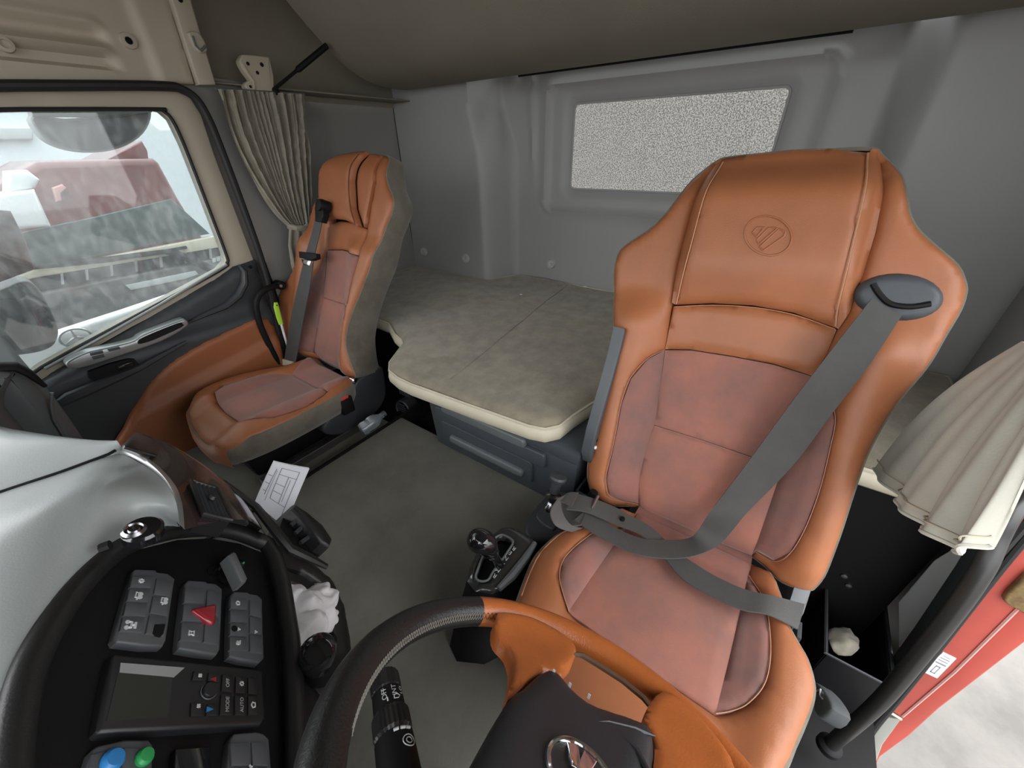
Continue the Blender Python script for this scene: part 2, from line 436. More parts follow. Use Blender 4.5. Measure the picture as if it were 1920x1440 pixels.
struct('ceiling', box((.6, .75, 2.0), (3.2, 3.0, .03)), 'bunk', label='beige cab roof lining', cat='ceiling')
struct('wall_rear_upper', box((2.02, .78, 1.7), (.04, 2.9, .62)), 'bunk', label='upper rear lining hidden by the folded bunk', cat='wall')
struct('wall_front', join(box((-.95, .75, -.1), (.04, 2.9, .8)), box((-.80, .75, 1.78), (.35, 2.9, .38))), 'black', label='cab front below and above the windscreen', cat='wall')
struct('wall_driver_header', box((.1, -.62, 1.66), (1.9, .05, .68)), 'bunk', label='lining above the driver door opening', cat='wall')
struct('trim_2', tube([A(1.772, 2.09, .34), A(1.772, 2.08, .8), A(1.772, 2.08, 1.23)], .004, 6), 'black', label='dark vertical joint between side trim and rear wall', cat='trim')

# floor
fl = struct('floor', join(box((.205, .70, -.02), (1.2, .985, .04))), 'floor_mat', bevel=.01, label='dark grey carpet mat over the engine tunnel', cat='floor')
struct('floor_step', box((.20, 1.57, -.09), (1.2, .74, .04)), 'floor_mat', label='lower passenger footwell floor with dark mat', cat='floor')
struct('floor_rear', box((.955, 1.08, -.09), (.31, 1.75, .04)), 'black', label='black floor under the edge of the bunk', cat='floor')
struct('floor_driver', box((.3, -.18, -.42), (1.9, .8, .04)), 'black', label='black driver footwell floor', cat='floor')
struct('trim_3', box((.33, 1.196, -.04), (1.5, .012, .09)), 'black', label='dark edge strip along the tunnel mat', cat='trim')

# upper bunk, folded up
prof = catmull([(1.745, 1.275), (1.70, 1.262), (1.56, 1.265), (1.45, 1.285), (1.36, 1.325), (1.27, 1.39), (1.15, 1.50), (1.0, 1.66), (.93, 1.76)], 5)
back = [A(.99, 1.84), A(1.2, 1.66), A(1.5, 1.42), A(1.72, 1.34)]
ys = [1.87, 1.885, 1.88, 1.86, 1.5, 1.1, .7, .3, -.1, -.52, -.54]
rows = []
for k, y in enumerate(ys):
    ins = .03 if k == 0 else (.012 if k == 1 else 0)
    rows.append([A(q[0], y, q[1]+ins) for q in prof]+[A(q[0], y, q[1]-ins) for q in back])
V, F = loft(rows, True); n = len(rows[0]); F += [tuple(range(n))[::-1], tuple((len(rows)-1)*n+i for i in range(n))]
ub = thing('upper_bunk', 'beige upholstered upper bunk folded up against the rear wall', 'bunk', (1.5, .7, 1.26))
mk('bunk_pad', (V, F), 'bunk', ub, smooth=50)
mk('edge_piping', tube([A(1.978, y, 1.302) for y in np.linspace(.05, 1.36, 12)], .006, 6), 'black', ub)

# ------------------------------------------------------------------ lower bunk mattress and the storage unit under it
FZ = Frame((0, 0, .33), (0, -1, 0), (1, 0, 0)); FZ.n = A(0, 0, 1)
mo = [(1.75, 2.08), (1.765, 1.475), (1.965, 1.365), (1.972, .20), (1.75, -.10), (1.74, -.55), (1.05, -.55), (1.04, .28), (.99, .355), (.92, .375), (.84, .392), (.775, .40), (.742, .425), (.728, .47), (.71, .70), (.694, .93), (.697, 1.0), (.713, 1.066), (.755, 1.115), (.83, 1.16), (.89, 1.195), (.915, 1.235), (.94, 1.31), (1.0, 1.42), (1.02, 2.08)]
mo = [(-y, x) for x, y in mo]
def m_h(u, t): 
    return np.array([.012*noise.noise(Vector((a*3, b*3, 0)))+.004*noise.noise(Vector((a*11, b*11, 3))) for a, b in zip(u, t)])-.0035*np.exp(-((-u-.64)/.006)**2)
mt = thing('bunk_mattress', 'worn grey-brown bunk mattress with cream edge across the rear of cab', 'mattress', (1.4, .8, .25))
mk('mattress_top', panel(FZ, mo, m_h, res=.02, pil=.014, rim=.035, skirt=.0), 'mattress', mt, smooth=60)
mod = dens(mo, .02)
def ring_at(h, off):
    P = np.array(mod); n = len(P); nn = []
    for i in range(n):
        e = P[(i+2) % n]-P[i-2]; nn.append(A(e[1], -e[0])/(np.hypot(*e)+1e-9))
    ar = sum(P[i-1][0]*P[i][1]-P[i][0]*P[i-1][1] for i in range(n)); sg = 1 if ar > 0 else -1
    return [FZ.w(*(p+q*sg*off), h) for p, q in zip(P, nn)]
V, F = loft([ring_at(-.013, -.002), ring_at(-.018, .006), ring_at(-.035, .010), ring_at(-.055, .008), ring_at(-.066, -.004), ring_at(-.068, -.06)], True)
mk('mattress_border', (V, F), 'cream', mt, smooth=60)
mk('seam', tube([A(x, .85+.146*(x-.92), .331+.012*noise.noise(Vector((-(.85+.146*(x-.92))*3, x*3, 0)))) for x in np.linspace(.78, 1.93, 30)], .0022, 5), 'mattress', mt)
mk('piping', tube(ring_at(-.011, .002), .0048, 6, closed=True), 'cream', mt)
for px, py, a in ((977, 552, .012), (1097, 537, .018)):
    p = onz(px, py, .333); mk('paper_scrap', box(p, (.006, a, .003)), 'paper', None, label='tiny white scrap on the mattress, '+('nearer the middle' if px < 1000 else 'at the wall edge'), cat='scrap', group='scraps on the mattress')

FXB = Frame((.757, 0, 0), (0, -1, 0), (-.0, 0, 1))
su = thing('storage_unit', 'dark blue-grey plastic drawer unit under the bunk mattress', 'drawer unit', (.85, .64, 0))
def taper(y0, y1, z0, z1, x0, x1, k=.02):
    V = []
    for z, e in ((z0, k), (z1, 0)):
        V += [A(x0+e*.8, y0+e, z), A(x0+e*.8, y1-e, z), A(x1, y1-e, z), A(x1, y0+e, z)]
    return V, [(0, 1, 2, 3), (4, 7, 6, 5), (0, 4, 5, 1), (1, 5, 6, 2), (2, 6, 7, 3), (3, 7, 4, 0)]
mk('body', taper(.325, .948, .0, .222, .765, 1.3, .010), 'plastic_blue', su, bevel=.012)
mk('top_frame', taper(.318, .955, .214, .262, .752, 1.3, .006), 'plastic_blue', su, bevel=.010)
def bar_px(name, pts, h0, h1, m, par, fr=FXB, rnd=.006): return mk(name, prism(fr, [fr.px(*p) for p in pts], h0, h1, rnd), m, par)
d1 = mk('drawer', prism(FXB, rrect(-.90, -.43, .150, .206, .012), -.006, .007, .005), 'plastic_blue', su)
mk('handle', prism(FXB, rrect(-.86, -.50, .198, .236, .015), -.004, .014, .008), 'plastic_grey', d1)
d2 = mk('drawer', prism(FXB, rrect(-.885, -.48, .05, .142, .015), -.012, -.002, .004), 'plastic_blue', su)
mk('handle', prism(FXB, rrect(-.84, -.51, .066, .098, .014), -.006, .012, .009), 'plastic_grey', d2)
struct('trim_4', box((1.42, .78, -.08), (.62, 2.62, .66)), 'black', label='black base box carrying the lower bunk', cat='bunk base')

# ------------------------------------------------------------------ seats
def thread_line(fr, pts, hf, name, par, m='thread', r=.0016, off=.001, closed=False):
    P = resample(catmull([A(*p) for p in pts], 5), max(6, int(len(pts)*6)))
    V = np.array(P); h = np.asarray(hf(V[:, 0], V[:, 1]))*np.ones(len(V))
    return mk(name, tube([fr.w(u, t, k+off) for (u, t), k in zip(V, h)], r, 5), m, par)
def shell(fr, outl, hf, loops, m, name, par, smooth=60):
    """loops: list of (inward offset, height relative to the outline surface or absolute when abs)"""
    P = np.array(dens(outl, .015)); n = len(P); k = 2
    ar = sum(P[i-1][0]*P[i][1]-P[i][0]*P[i-1][1] for i in range(n)); sg = 1 if ar > 0 else -1
    nn = np.array([A(-(P[(i+k) % n]-P[i-k])[1], (P[(i+k) % n]-P[i-k])[0])/(np.hypot(*(P[(i+k) % n]-P[i-k]))+1e-9)*sg for i in range(n)])
    h0 = np.asarray(hf(P[:, 0], P[:, 1]))*np.ones(n); rows = []
    for off, hh, ab in loops:
        Q = P+nn*off; rows.append([fr.w(u, t, hh+(0 if ab else a)) for (u, t), a in zip(Q, h0)])
    V, F = loft(rows, True); F.append(tuple((len(rows)-1)*n+i for i in range(n)))
    return mk(name, (V, F), m, par, smooth=smooth)

# ---- driver seat
ds = thing('driver_seat', 'large orange leather driver seat with embossed headrest and rose fabric inserts', 'seat', (.6, 0, -.4))
FB = Frame((.775, 0, .15), (0, -1, 0), (.31, .066, .85))          # u to the driver's door side, t up the back, n forward
assert FB.n[0] < 0
bo = [(1356, 275), (1420, 267), (1489, 259.5), (1570, 255), (1652, 252), (1668, 264), (1687, 287), (1699, 318), (1703, 364), (1710, 403), (1730, 434), (1769, 469), (1800, 497), (1814, 528), (1815, 551), (1800, 590), (1761, 644), (1722, 699), (1683, 745), (1644, 800), (1617, 850), (1593, 913), (1567, 993), (1540, 1067), (1525, 1093), (1515, 1097), (1483, 1090), (1457, 1082), (1410, 1054), (1300, 1010), (1197, 960), (1150, 945), (1122, 925), (1112, 905), (1109, 870), (1133, 760), (1123, 800), (1143, 707), (1156, 644), (1152.5, 570), (1149, 512), (1158, 473), (1178, 454), (1228, 419), (1267, 372), (1294, 325), (1322, 294), (1341, 281)]
bo = [p for p in bo if p != (1133, 760)]
BO = [tuple(p) for p in catmull(FB.pxs(bo), 3, closed=True)]
def back_h(u, t):
    u = np.asarray(u, float); t = np.asarray(t, float); a = np.abs(u+.005)
    lo = ss(t, .60, .50)
    h = .050*ss(a, .135, .235)*lo
    h = h-.02*ss(a, .24, .30)*lo
    h = h-.055*ss(t, .78, .90)**1.5+.006*np.sin(np.clip(t, 0, .55)*11)
    h = h-.018*ss(t, .05, -.03)
    return h
def head_h(u, t):
    return back_h(u, t)+.034*ss(t, .545, .68)*ss(t, .95, .80)+.002
SEAML = [(1260, 572), (1246, 655), (1227, 760), (1213, 837), (1200, 893), (1195, 952)]
SEAMR = [(1570, 617), (1550, 665), (1525, 705), (1497, 790), (1467, 877), (1433, 977), (1410, 1050)]
def pn(fr, name, px, hf, m, par, smooth_=0, **k):
    P = fr.pxs(px)
    if smooth_: P = [tuple(q) for q in catmull(P, smooth_, closed=True)]
    return mk(name, panel(fr, P, hf, **k), m, par, smooth=60)
# wings (leather border): outline minus the inner column
inner = [(1349, 281), (1322, 318), (1294, 403), (1271, 493), (1259, 567), (1246, 655), (1217, 672), (1189, 707), (1174, 753), (1166, 800), (1158, 840), (1147, 887), (1150, 920), (1167, 937), (1195, 949)]
innerR = [(1642, 264), (1664, 292), (1660, 357), (1644, 434), (1621, 512), (1594, 586), (1572, 617), (1550, 665), (1528, 705), (1545, 722), (1557, 753), (1562, 784), (1553, 827), (1533, 903), (1507, 973), (1480, 1023), (1450, 1049), (1417, 1040)]
def wing(idx0, idx1, inn, name):
    q = BO; 
    return q
iu = np.array(BO)
def nearest(p): return int(np.argmin(np.hypot(iu[:, 0]-p[0], iu[:, 1]-p[1])))
def arc(i, j):
    out = []; n = len(BO); k = i
    while k != j: out.append(BO[k]); k = (k+1) % n
    out.append(BO[j]); return out
iL = FB.pxs(inner); iR = FB.pxs(innerR)
aL = arc(nearest(FB.px(1195, 959)), nearest(FB.px(1345, 279)))
aR = arc(nearest(FB.px(1648, 252)), nearest(FB.px(1412, 1055)))
br = mk('backrest', panel(FB, aL+iL, back_h, res=.012, pil=.010, rim=.022, skirt=.03), 'leather', ds, smooth=60)
mk('backrest_wing', panel(FB, aR+iR[::-1], back_h, res=.012, pil=.010, rim=.022, skirt=.03), 'leather', ds, smooth=60)
hd = [(1349, 281), (1318, 384), (1294, 473), (1275, 535), (1265, 571), (1333, 568), (1411, 572), (1489, 586), (1569, 615), (1574, 567), (1590, 489), (1609, 407), (1625, 333), (1640, 267), (1560, 258), (1480, 262), (1410, 270)]
hp = pn(FB, 'headrest_panel', hd, head_h, 'leather', ds, pil=.008, rim=.02)
for nm, pts, s in (('L', [(1349, 281), (1318, 384), (1294, 473), (1275, 535), (1265, 571), (1259, 567), (1271, 493), (1294, 403), (1322, 312)], 1), ('R', [(1569, 615), (1574, 567), (1590, 489), (1609, 407), (1625, 333), (1640, 267), (1655, 262), (1664, 292), (1660, 357), (1644, 434), (1621, 512), (1594, 586), (1572, 617)], -1)):
    P = FB.pxs(pts)
    edge = np.array(FB.pxs([(1349, 281), (1318, 384), (1294, 473), (1275, 535), (1265, 571)] if s == 1 else [(1569, 615), (1574, 567), (1590, 489), (1609, 407), (1625, 333), (1640, 267)]))
    def ch(u, t, edge=edge):
        d = np.full(len(u), 1e9); Q = np.c_[u, t]
        for i in range(len(edge)-1):
            a, b = edge[i], edge[i+1]; ab = b-a; k = np.clip(((Q-a)@ab)/(ab@ab), 0, 1); d = np.minimum(d, np.linalg.norm(Q-a-k[:, None]*ab, axis=1))
        w = ss(d, 0, .028); return (head_h(u, t)-.006)*(1-w)+(back_h(u, t)-.008)*w
    mk('headrest_side', panel(FB, P, ch, res=.008, pil=.001, rim=.005, skirt=.02), 'leather', ds, smooth=60)
pn(FB, 'upper_band', [(1262, 574), (1333, 571), (1411, 575), (1489, 589), (1569, 618), (1550, 665), (1525, 706), (1450, 683), (1372, 668), (1294, 656), (1246, 655)], back_h, 'leather', ds, pil=.008, rim=.02)
pn(FB, 'backrest_fabric', [(1246, 657), (1294, 658), (1372, 670), (1450, 685), (1524, 707), (1497, 790), (1467, 877), (1413, 858), (1320, 826), (1227, 797), (1236, 730)], back_h, 'rose', ds, pil=.006, rim=.014)
pn(FB, 'backrest_fabric', [(1227, 798), (1320, 827), (1413, 859), (1466, 879), (1433, 977), (1409, 1050), (1300, 1006), (1196, 956), (1200, 893), (1213, 837)], back_h, 'rose', ds, pil=.006, rim=.014)
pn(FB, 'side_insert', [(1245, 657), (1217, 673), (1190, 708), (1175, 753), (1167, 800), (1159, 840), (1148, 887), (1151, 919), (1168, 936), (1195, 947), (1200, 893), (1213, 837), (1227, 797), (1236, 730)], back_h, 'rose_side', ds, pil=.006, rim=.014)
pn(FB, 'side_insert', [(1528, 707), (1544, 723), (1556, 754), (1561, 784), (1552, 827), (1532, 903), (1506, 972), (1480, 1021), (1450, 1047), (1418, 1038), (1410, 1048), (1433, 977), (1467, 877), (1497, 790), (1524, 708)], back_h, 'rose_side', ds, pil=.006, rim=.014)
shell(FB, BO, back_h, [(.004, -.012, 0), (-.004, -.014, 0), (-.006, -.03, 0), (-.002, -.075, 0), (.006, -.12, 1), (.03, -.145, 1)], 'taupe', 'back_cover', ds)
# stitching and the embossed badge
for q_ in ([(1246, 656), (1217, 672), (1189, 707), (1174, 753), (1166, 800), (1158, 840), (1147, 887), (1150, 920), (1167, 937), (1195, 949)], [(1528, 706), (1545, 722), (1557, 753), (1562, 784), (1553, 827), (1533, 903), (1507, 973), (1480, 1022), (1450, 1048), (1417, 1039)]):
    thread_line(FB, FB.pxs(q_), back_h, 'stitching', ds, 'thread_rose', r=.0009, off=-.003)
thread_line(FB, FB.pxs([(1229, 800), (1320, 828), (1413, 860), (1463, 878)]), back_h, 'stitching', ds, 'thread_rose', r=.0009, off=-.003)
thread_line(FB, FB.pxs([(1266, 575), (1333, 572), (1411, 576), (1489, 590), (1566, 617)]), back_h, 'stitching', ds, 'thread', r=.0009, off=-.003)
thread_line(FB, FB.pxs([(1352, 290), (1321, 384), (1297, 473), (1278, 535), (1268, 570)]), head_h, 'stitching', hp, off=-.002)
thread_line(FB, FB.pxs([(1637, 270), (1622, 333), (1606, 407), (1587, 489), (1571, 567), (1566, 612)]), head_h, 'stitching', hp, off=-.002)
bc = FB.px(1438, 446); cy = [A(*p) for p in ell(bc[0], bc[1], .040, .040)]
def emb(pts, r=.0022, cl=True):
    P = np.array(dens([tuple(p) for p in pts], .006) if cl else [tuple(q) for q in resample(pts, 14)])
    h = head_h(P[:, 0], P[:, 1]); return tube([FB.w(u, t, k+.0003) for (u, t), k in zip(P, h)], r, 6, closed=cl)
def bl(a, b): return (bc[0]+a, bc[1]+b)
def bq(x, y): return FB.px(1380+x*120/1571, 390+y*110/1440, .03)
bd = join(emb([bq(790+570*math.cos(a)+60*math.sin(a), 690+480*math.sin(a)-120*math.cos(a)*0) for a in np.linspace(0, 6.283, 40)[:-1]]), emb([bq(410, 610), bq(520, 490), bq(700, 490), bq(500, 720)]), emb([bq(510, 790), bq(800, 500), bq(1020, 500), bq(560, 900)]), emb([bq(590, 960), bq(1060, 520), bq(1210, 590), bq(1180, 700), bq(660, 1060)]))
mk('embossed_badge', bd, 'leather', hp)
# seat belt outlet bezel on the shoulder
bz = FB.px(1682, 557); rot = math.radians(-6)
bzl = mk('belt_bezel', join(panel(FB, ell(bz[0], bz[1], .063, .043, rot), lambda u, t: back_h(u, t)+.012, res=.008, pil=.012, rim=.012, skirt=.02)), 'plastic_blue', ds, smooth=60)
slot = catmull([(bz[0]-.042, bz[1]+.020), (bz[0]-.028, bz[1]+.002), (bz[0]-.008, bz[1]-.014), (bz[0]+.02, bz[1]-.016), (bz[0]+.045, bz[1]-.008)], 5)
mk('slot', tube([FB.w(u, t, float(back_h(np.array([u]), np.array([t]))[0])+.012) for u, t in slot], .0055, 8), 'black', bzl)

# cushion
FC = Frame((.775, 0, .15), (0, -1, 0), (1, 0, -.13)); FC.n = nrm(np.cross(FC.t, FC.u)); FC.n = FC.n if FC.n[2] > 0 else -FC.n
co_px = [(1197, 960), (1140, 968), (1095, 989), (1052, 1000), (1025, 1020), (1002, 1047), (985, 1087), (972, 1125)]
cr_px = [(1467, 1440), (1487, 1397), (1510, 1347), (1523, 1308), (1523, 1277), (1510, 1238), (1490, 1207), (1467, 1163), (1455, 1110), (1410, 1052)]
cL = FC.pxs(co_px); cR = FC.pxs(cr_px)
fr_ = [(-.236, -.468), (-.205, -.51), (-.14, -.535), (0, -.545), (.1, -.53), (.18, -.475)]
CO = [tuple(p) for p in catmull(cL+fr_+cR, 3, closed=True)]
def cu_h(u, t):
    a = np.abs(u); return .022*ss(a, .13, .2)-.012*ss(a, .22, .28)-.05*ss(t, -.47, -.57)-.004*ss(t, -.02, .03)
sl = FC.pxs([(1197, 960), (1147, 1027), (1105, 1088), (1066, 1147)]); sr = FC.pxs([(1409, 1052), (1390, 1140), (1367, 1240), (1343, 1336)])
ca = np.array(CO)
def near2(p): return int(np.argmin(np.hypot(ca[:, 0]-p[0], ca[:, 1]-p[1])))
def arc2(i, j):
    out = []; k = i
    while k != j: out.append(CO[k]); k = (k+1) % len(CO)
    return out+[CO[j]]
inL = FC.pxs([(1120, 1002), (1080, 1032), (1055, 1060), (1047, 1090), (1052, 1115), (1066, 1147)])
inR = FC.pxs([(1405, 1078), (1430, 1130), (1438, 1190), (1438, 1247), (1427, 1293), (1400, 1323), (1373, 1332), (1343, 1336)])
fl_ = [sl[-1], sr[-1]]
iA = near2(FC.px(1197, 960)); iB = near2(FC.px(1410, 1052))
cs = mk('seat', panel(FC, arc2(iA, iB)+[FC.px(1405, 1078)]+inR[1:]+inL[::-1]+[FC.px(1135, 1006)], cu_h, res=.013, pil=.010, rim=.022, skirt=.02), 'leather', ds, smooth=60)
mk('seat_fabric', panel(FC, sl+sr[::-1], cu_h, res=.013, pil=.006, rim=.014, skirt=.02), 'rose', ds, smooth=60)
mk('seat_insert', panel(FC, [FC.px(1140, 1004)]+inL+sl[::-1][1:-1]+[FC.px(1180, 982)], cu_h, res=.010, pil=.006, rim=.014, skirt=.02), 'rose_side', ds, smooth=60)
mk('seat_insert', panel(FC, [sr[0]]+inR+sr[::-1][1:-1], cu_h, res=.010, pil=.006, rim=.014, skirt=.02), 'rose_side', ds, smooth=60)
shell(FC, CO, cu_h, [(.004, -.010, 0), (-.004, -.013, 0), (-.006, -.03, 0), (.0, -.085, 0), (.03, -.13, 1)], 'taupe', 'seat_cover', ds)
mk('stitching', tube([FC.w(u, t, float(cu_h(np.array([u]), np.array([t]))[0])-.004) for u, t in catmull([A(*p) for p in FC.pxs([(1095, 992), (1055, 1004), (1029, 1023), (1007, 1050), (990, 1088), (977, 1125)])], 5)], .0017, 5), 'thread', cs)
for q_ in (inL, inR):
    thread_line(FC, q_, cu_h, 'stitching', ds, 'thread', r=.0010, off=-.003)
mk('pedestal', join(taper(-.24, .24, -.40, .02, .30, .80, .03)), 'black', ds, bevel=.02)
mk('seat_rear_pad', panel(FC, [(-.14, -.03), (.14, -.03), (.14, .10), (-.14, .10)], lambda u, t: -.008-.1*np.maximum(t, 0), res=.02, pil=0, skirt=.03), 'rose', ds, smooth=60)
mk('side_hinge', prism(Frame((0, -.225, 0), (1, 0, 0), (0, 0, 1)), [(.71, .03), (.83, .03), (.86, .15), (.78, .18), (.72, .12)], 0, .03, .008), 'plastic_grey', ds)
mk('side_hinge', prism(Frame((0, .255, 0), (1, 0, 0), (0, 0, 1)), [(.72, .02), (.83, .02), (.86, .15), (.80, .19), (.74, .13)], 0, .03, .008), 'plastic_dark', ds)

# ------------------------------------------------------------------ passenger door and pillar
d1o = bpy.data.objects.new('door_1', None); COL.objects.link(d1o); d1o.location = Vector(A(.2, 1.95, -.1)*S)
d1o['kind'] = 'structure'; d1o['label'] = 'passenger door with side window, dark lower panel and orange leather inset'; d1o['category'] = 'door'
def fy(y): return Frame((0, y, 0), (1, 0, 0), (0, 0, 1))
WIN = [(-330, 235), (-100, 208), (285, 205), (305, 209), (322, 224), (345, 272), (385, 375), (424, 478), (425, 492), (412, 507), (240, 600), (78, 688), (20, 730), (-330, 930)]
FRO = [(-380, 200), (-100, 168), (295, 163), (330, 168), (358, 184), (378, 216), (402, 290), (440, 392), (476, 488), (470, 500), (440, 515), (250, 612), (100, 697), (60, 730), (-380, 990)]
F2 = fy(1.92)
mk('window_frame', panel(F2, F2.pxs(FRO), None, res=.03, pil=.006, rim=.015, skirt=.05, holes=[F2.pxs(WIN)]), 'beige_trim', d1o, smooth=50)
Fg = fy(1.945)
mk('window_glass', prism(Fg, F2.pxs([(-350, 220), (290, 200), (325, 215), (430, 485), (425, 500), (80, 695), (-350, 940)]), -.003, .003), 'glass', d1o)
mk('window_seal', tube([F2.w(u, t, .002) for u, t in catmull([A(*p) for p in F2.pxs(WIN)], 3, True)], .006, 8, closed=True), 'rubber', d1o)
# bright sill strip under the glass
mk('window_sill', tube([F2.w(*F2.px(*p), .006) for p in ((424, 496), (300, 570), (180, 637), (84, 690))], .006, 8), 'silver', d1o)
LP = [(60, 722), (110, 695), (250, 614), (412, 519), (436, 500), (478, 487), (500, 560), (520, 640), (545, 740), (570, 860), (400, 960), (200, 930), (60, 830)]
def door_h(u, t):
    return .02+.03*ss(t, .42, .36)*ss(t, .05, .2)
lp = mk('lower_panel', panel(F2, F2.pxs(LP), door_h, res=.02, pil=.015, rim=.03, skirt=.05), 'plastic_dark', d1o, smooth=50)
OR = [(503, 597), (413, 627), (350, 660), (307, 690), (277, 723), (253, 760), (233, 803), (220, 836), (290, 852), (400, 846), (520, 800), (548, 745), (530, 670)]
Fo = fy(1.865)
def or_h(u, t):
    l = .30-.55*(u-.1)*0-.0; 
    return .018*ss(t, .17+.10*u/.6, .12+.10*u/.6)+.004
mk('leather_inset', panel(Fo, [tuple(q) for q in catmull(Fo.pxs(OR), 3, True)], or_h, res=.013, pil=.014, rim=.02, skirt=.02), 'leather_door', d1o, smooth=60)
st = [(122, 680), (140, 668), (167, 657), (213, 647), (250, 637), (268, 625), (333, 600), (346, 598), (352, 604), (346, 614), (300, 640), (213, 670), (160, 687), (132, 690)]
Fs = fy(1.858)
ar = mk('armrest_strip', prism(Fs, [tuple(q) for q in catmull(Fs.pxs(st), 3, True)], -.03, .012, .008), 'silver', d1o)
mk('pull_slot', prism(Fs, [tuple(q) for q in catmull(Fs.pxs([(256, 640), (268, 630), (330, 605), (340, 606), (338, 612), (290, 634), (262, 643)]), 3, True)], .0, .0135, 0), 'black', ar)
for q in ([(166, 660), (190, 655), (192, 660), (168, 665)], [(170, 667), (192, 662), (194, 667), (173, 672)], [(199, 652), (221, 648), (224, 652), (202, 657)]):
    mk('window_switch', prism(Fs, Fs.pxs(q), .005, .018, .002), 'plastic_blue', ar)
hp_ = [(165, 697), (240, 673), (256, 678), (261, 686), (252, 694), (190, 718), (180, 716)]
mk('handle_pocket', prism(Fs, [tuple(q) for q in catmull(Fs.pxs(hp_), 2, True)], -.01, .0045), 'black', d1o)
mk('door_handle', prism(Fs, Fs.pxs([(216, 686), (246, 676), (251, 683), (222, 695)]), .0, .012, .004), 'gloss_black', d1o)
Fr = fy(1.90)
mk('sculpted_rib', tube([Fr.w(*Fr.px(*p), .012) for p in ((346, 606), (380, 590), (420, 573), (444, 553), (456, 530), (455, 508), (446, 496))], [.006, .012, .018, .022, .02, .016, .008], 10, flat=.7), 'plastic_dark', d1o)
mk('lower_lip', tube([Fs.w(*Fs.px(*p), .004) for p in ((95, 765), (130, 745), (170, 728), (260, 690), (350, 640))], [.01, .02, .02, .012, .006], 10), 'plastic_dark', d1o)
mk('screw', lathe(F2.w(*F2.px(465, 499), .02), F2.n, [(.008, 0), (.008, .003), (.004, .004), (.001, .002)], 12), 'black', d1o)
# rubber seal round the door opening
struct('trim_5', tube([F2.w(*F2.px(*p), .03) for p in [tuple(q) for q in catmull([(-380, 185), (-100, 165), (150, 162), (300, 163), (335, 169), (362, 187), (385, 225), (412, 290), (450, 390), (482, 480), (500, 545), (512, 600), (530, 670), (552, 760)], 4)]], .014, 10), 'rubber', label='black rubber seal round the passenger door opening', cat='door seal')
struct('trim_6', tube([Frame((0, 1.955, 0), (1, 0, 0), (0, 0, 1)).w(*F2.px(*p), .01) for p in ((497, 495), (520, 560), (545, 650), (570, 740))], .016, 8), 'black', label='black sill strip beside the passenger seat', cat='trim')

# beige header over the door with pressed ribs, pillar strip, latch, bracket
Fh = fy(1.93)
hd_px = [(-500, -150), (-500, 165), (-100, 160), (150, 158), (310, 158), (362, 158), (314, 0), (270, -150)]
def hd_h(u, t):
    e = ss(u, .56, .53)
    return -.022*e*(ss(t, 1.338, 1.322)*ss(t, 1.29, 1.302))+.012*e*np.exp(-((t-1.285)/.012)**2)-.02*e*ss(t, 1.272, 1.262)*ss(t, 1.232, 1.240)+.01*e*np.exp(-((t-1.345)/.01)**2)+.015*ss(u, .63, .66)
P = Fh.pxs(hd_px)
hdr = struct('trim_7', panel(Fh, P, hd_h, res=.011, pil=.006, rim=.012, skirt=.03), 'beige_trim', smooth=60, label='beige ribbed header panel above the passenger door', cat='header trim')
p = Fh.w(*Fh.px(240, 77), .004)
mk('bolt_hole', lathe(p, Fh.n, [(.016, -.004), (.016, .004), (.007, .006), (.006, -.001), (.001, -.001)], 14), 'black', hdr)
mk('bolt_boss', lathe(p, Fh.n, [(.022, -.006), (.020, .005), (.010, .006), (.009, .002)], 14, cap=False), 'beige_trim', hdr)
p = Fh.w(*Fh.px(8, 83), .004); mk('bolt_boss', lathe(p, Fh.n, [(.02, -.006), (.018, .006), (.010, .007), (.009, .002), (.001, .002)], 14), 'beige_trim', hdr)
stp = struct('trim_8', prism(Fh, Fh.pxs([(270, -150), (305, -150), (350, 0), (375, 85), (398, 161), (366, 161), (340, 85), (313, 0)]), .0, .035, .006), 'beige_trim', label='beige pillar strip beside the ribbed header', cat='pillar trim')
mk('latch', prism(Fh, [tuple(q) for q in catmull(Fh.pxs([(343, 66), (360, 64), (372, 78), (378, 98), (368, 103), (356, 94)]), 3, True)], .03, .05, .006), 'beige_trim', stp)
mk('latch_hook', tube([Fh.w(*Fh.px(*q), .052) for q in ((350, 72), (356, 90), (366, 99), (374, 90))], .004, 6), 'plastic_grey', stp)
mk('screw', lathe(Fh.w(*Fh.px(330, 4), .036), Fh.n, [(.007, 0), (.007, .003), (.001, .003)], 10), 'black', stp)
Fk = fy(1.90)
bk = thing('wall_bracket', 'beige metal bracket with three holes above the passenger curtain', 'bracket', Fk.w(*Fk.px(482, 172)))
bko = [(447, 117), (450, 107), (457, 103), (497, 107), (503, 111), (506, 122), (511, 147), (510, 173), (500, 176), (475, 173), (461, 168), (457, 160), (461, 154), (467, 150), (456, 135)]
mk('plate', prism(Fk, [tuple(q) for q in catmull(Fk.pxs(bko), 3, True)], -.02, .012, .005), 'beige_trim', bk)
for q in ((462, 120, .006), (488, 122, .007), (480, 137, .006), (467, 163, .005)):
    mk('hole', lathe(Fk.w(*Fk.px(q[0], q[1]), .012), Fk.n, [(q[2]*1.0, -.002), (q[2], .0012), (.0005, .0012)], 12), 'black', bk)
mk('flange', tube([Fk.w(*Fk.px(*q), .014) for q in ((452, 120), (462, 138), (472, 152), (474, 168))], .004, 6), 'beige_trim', bk)
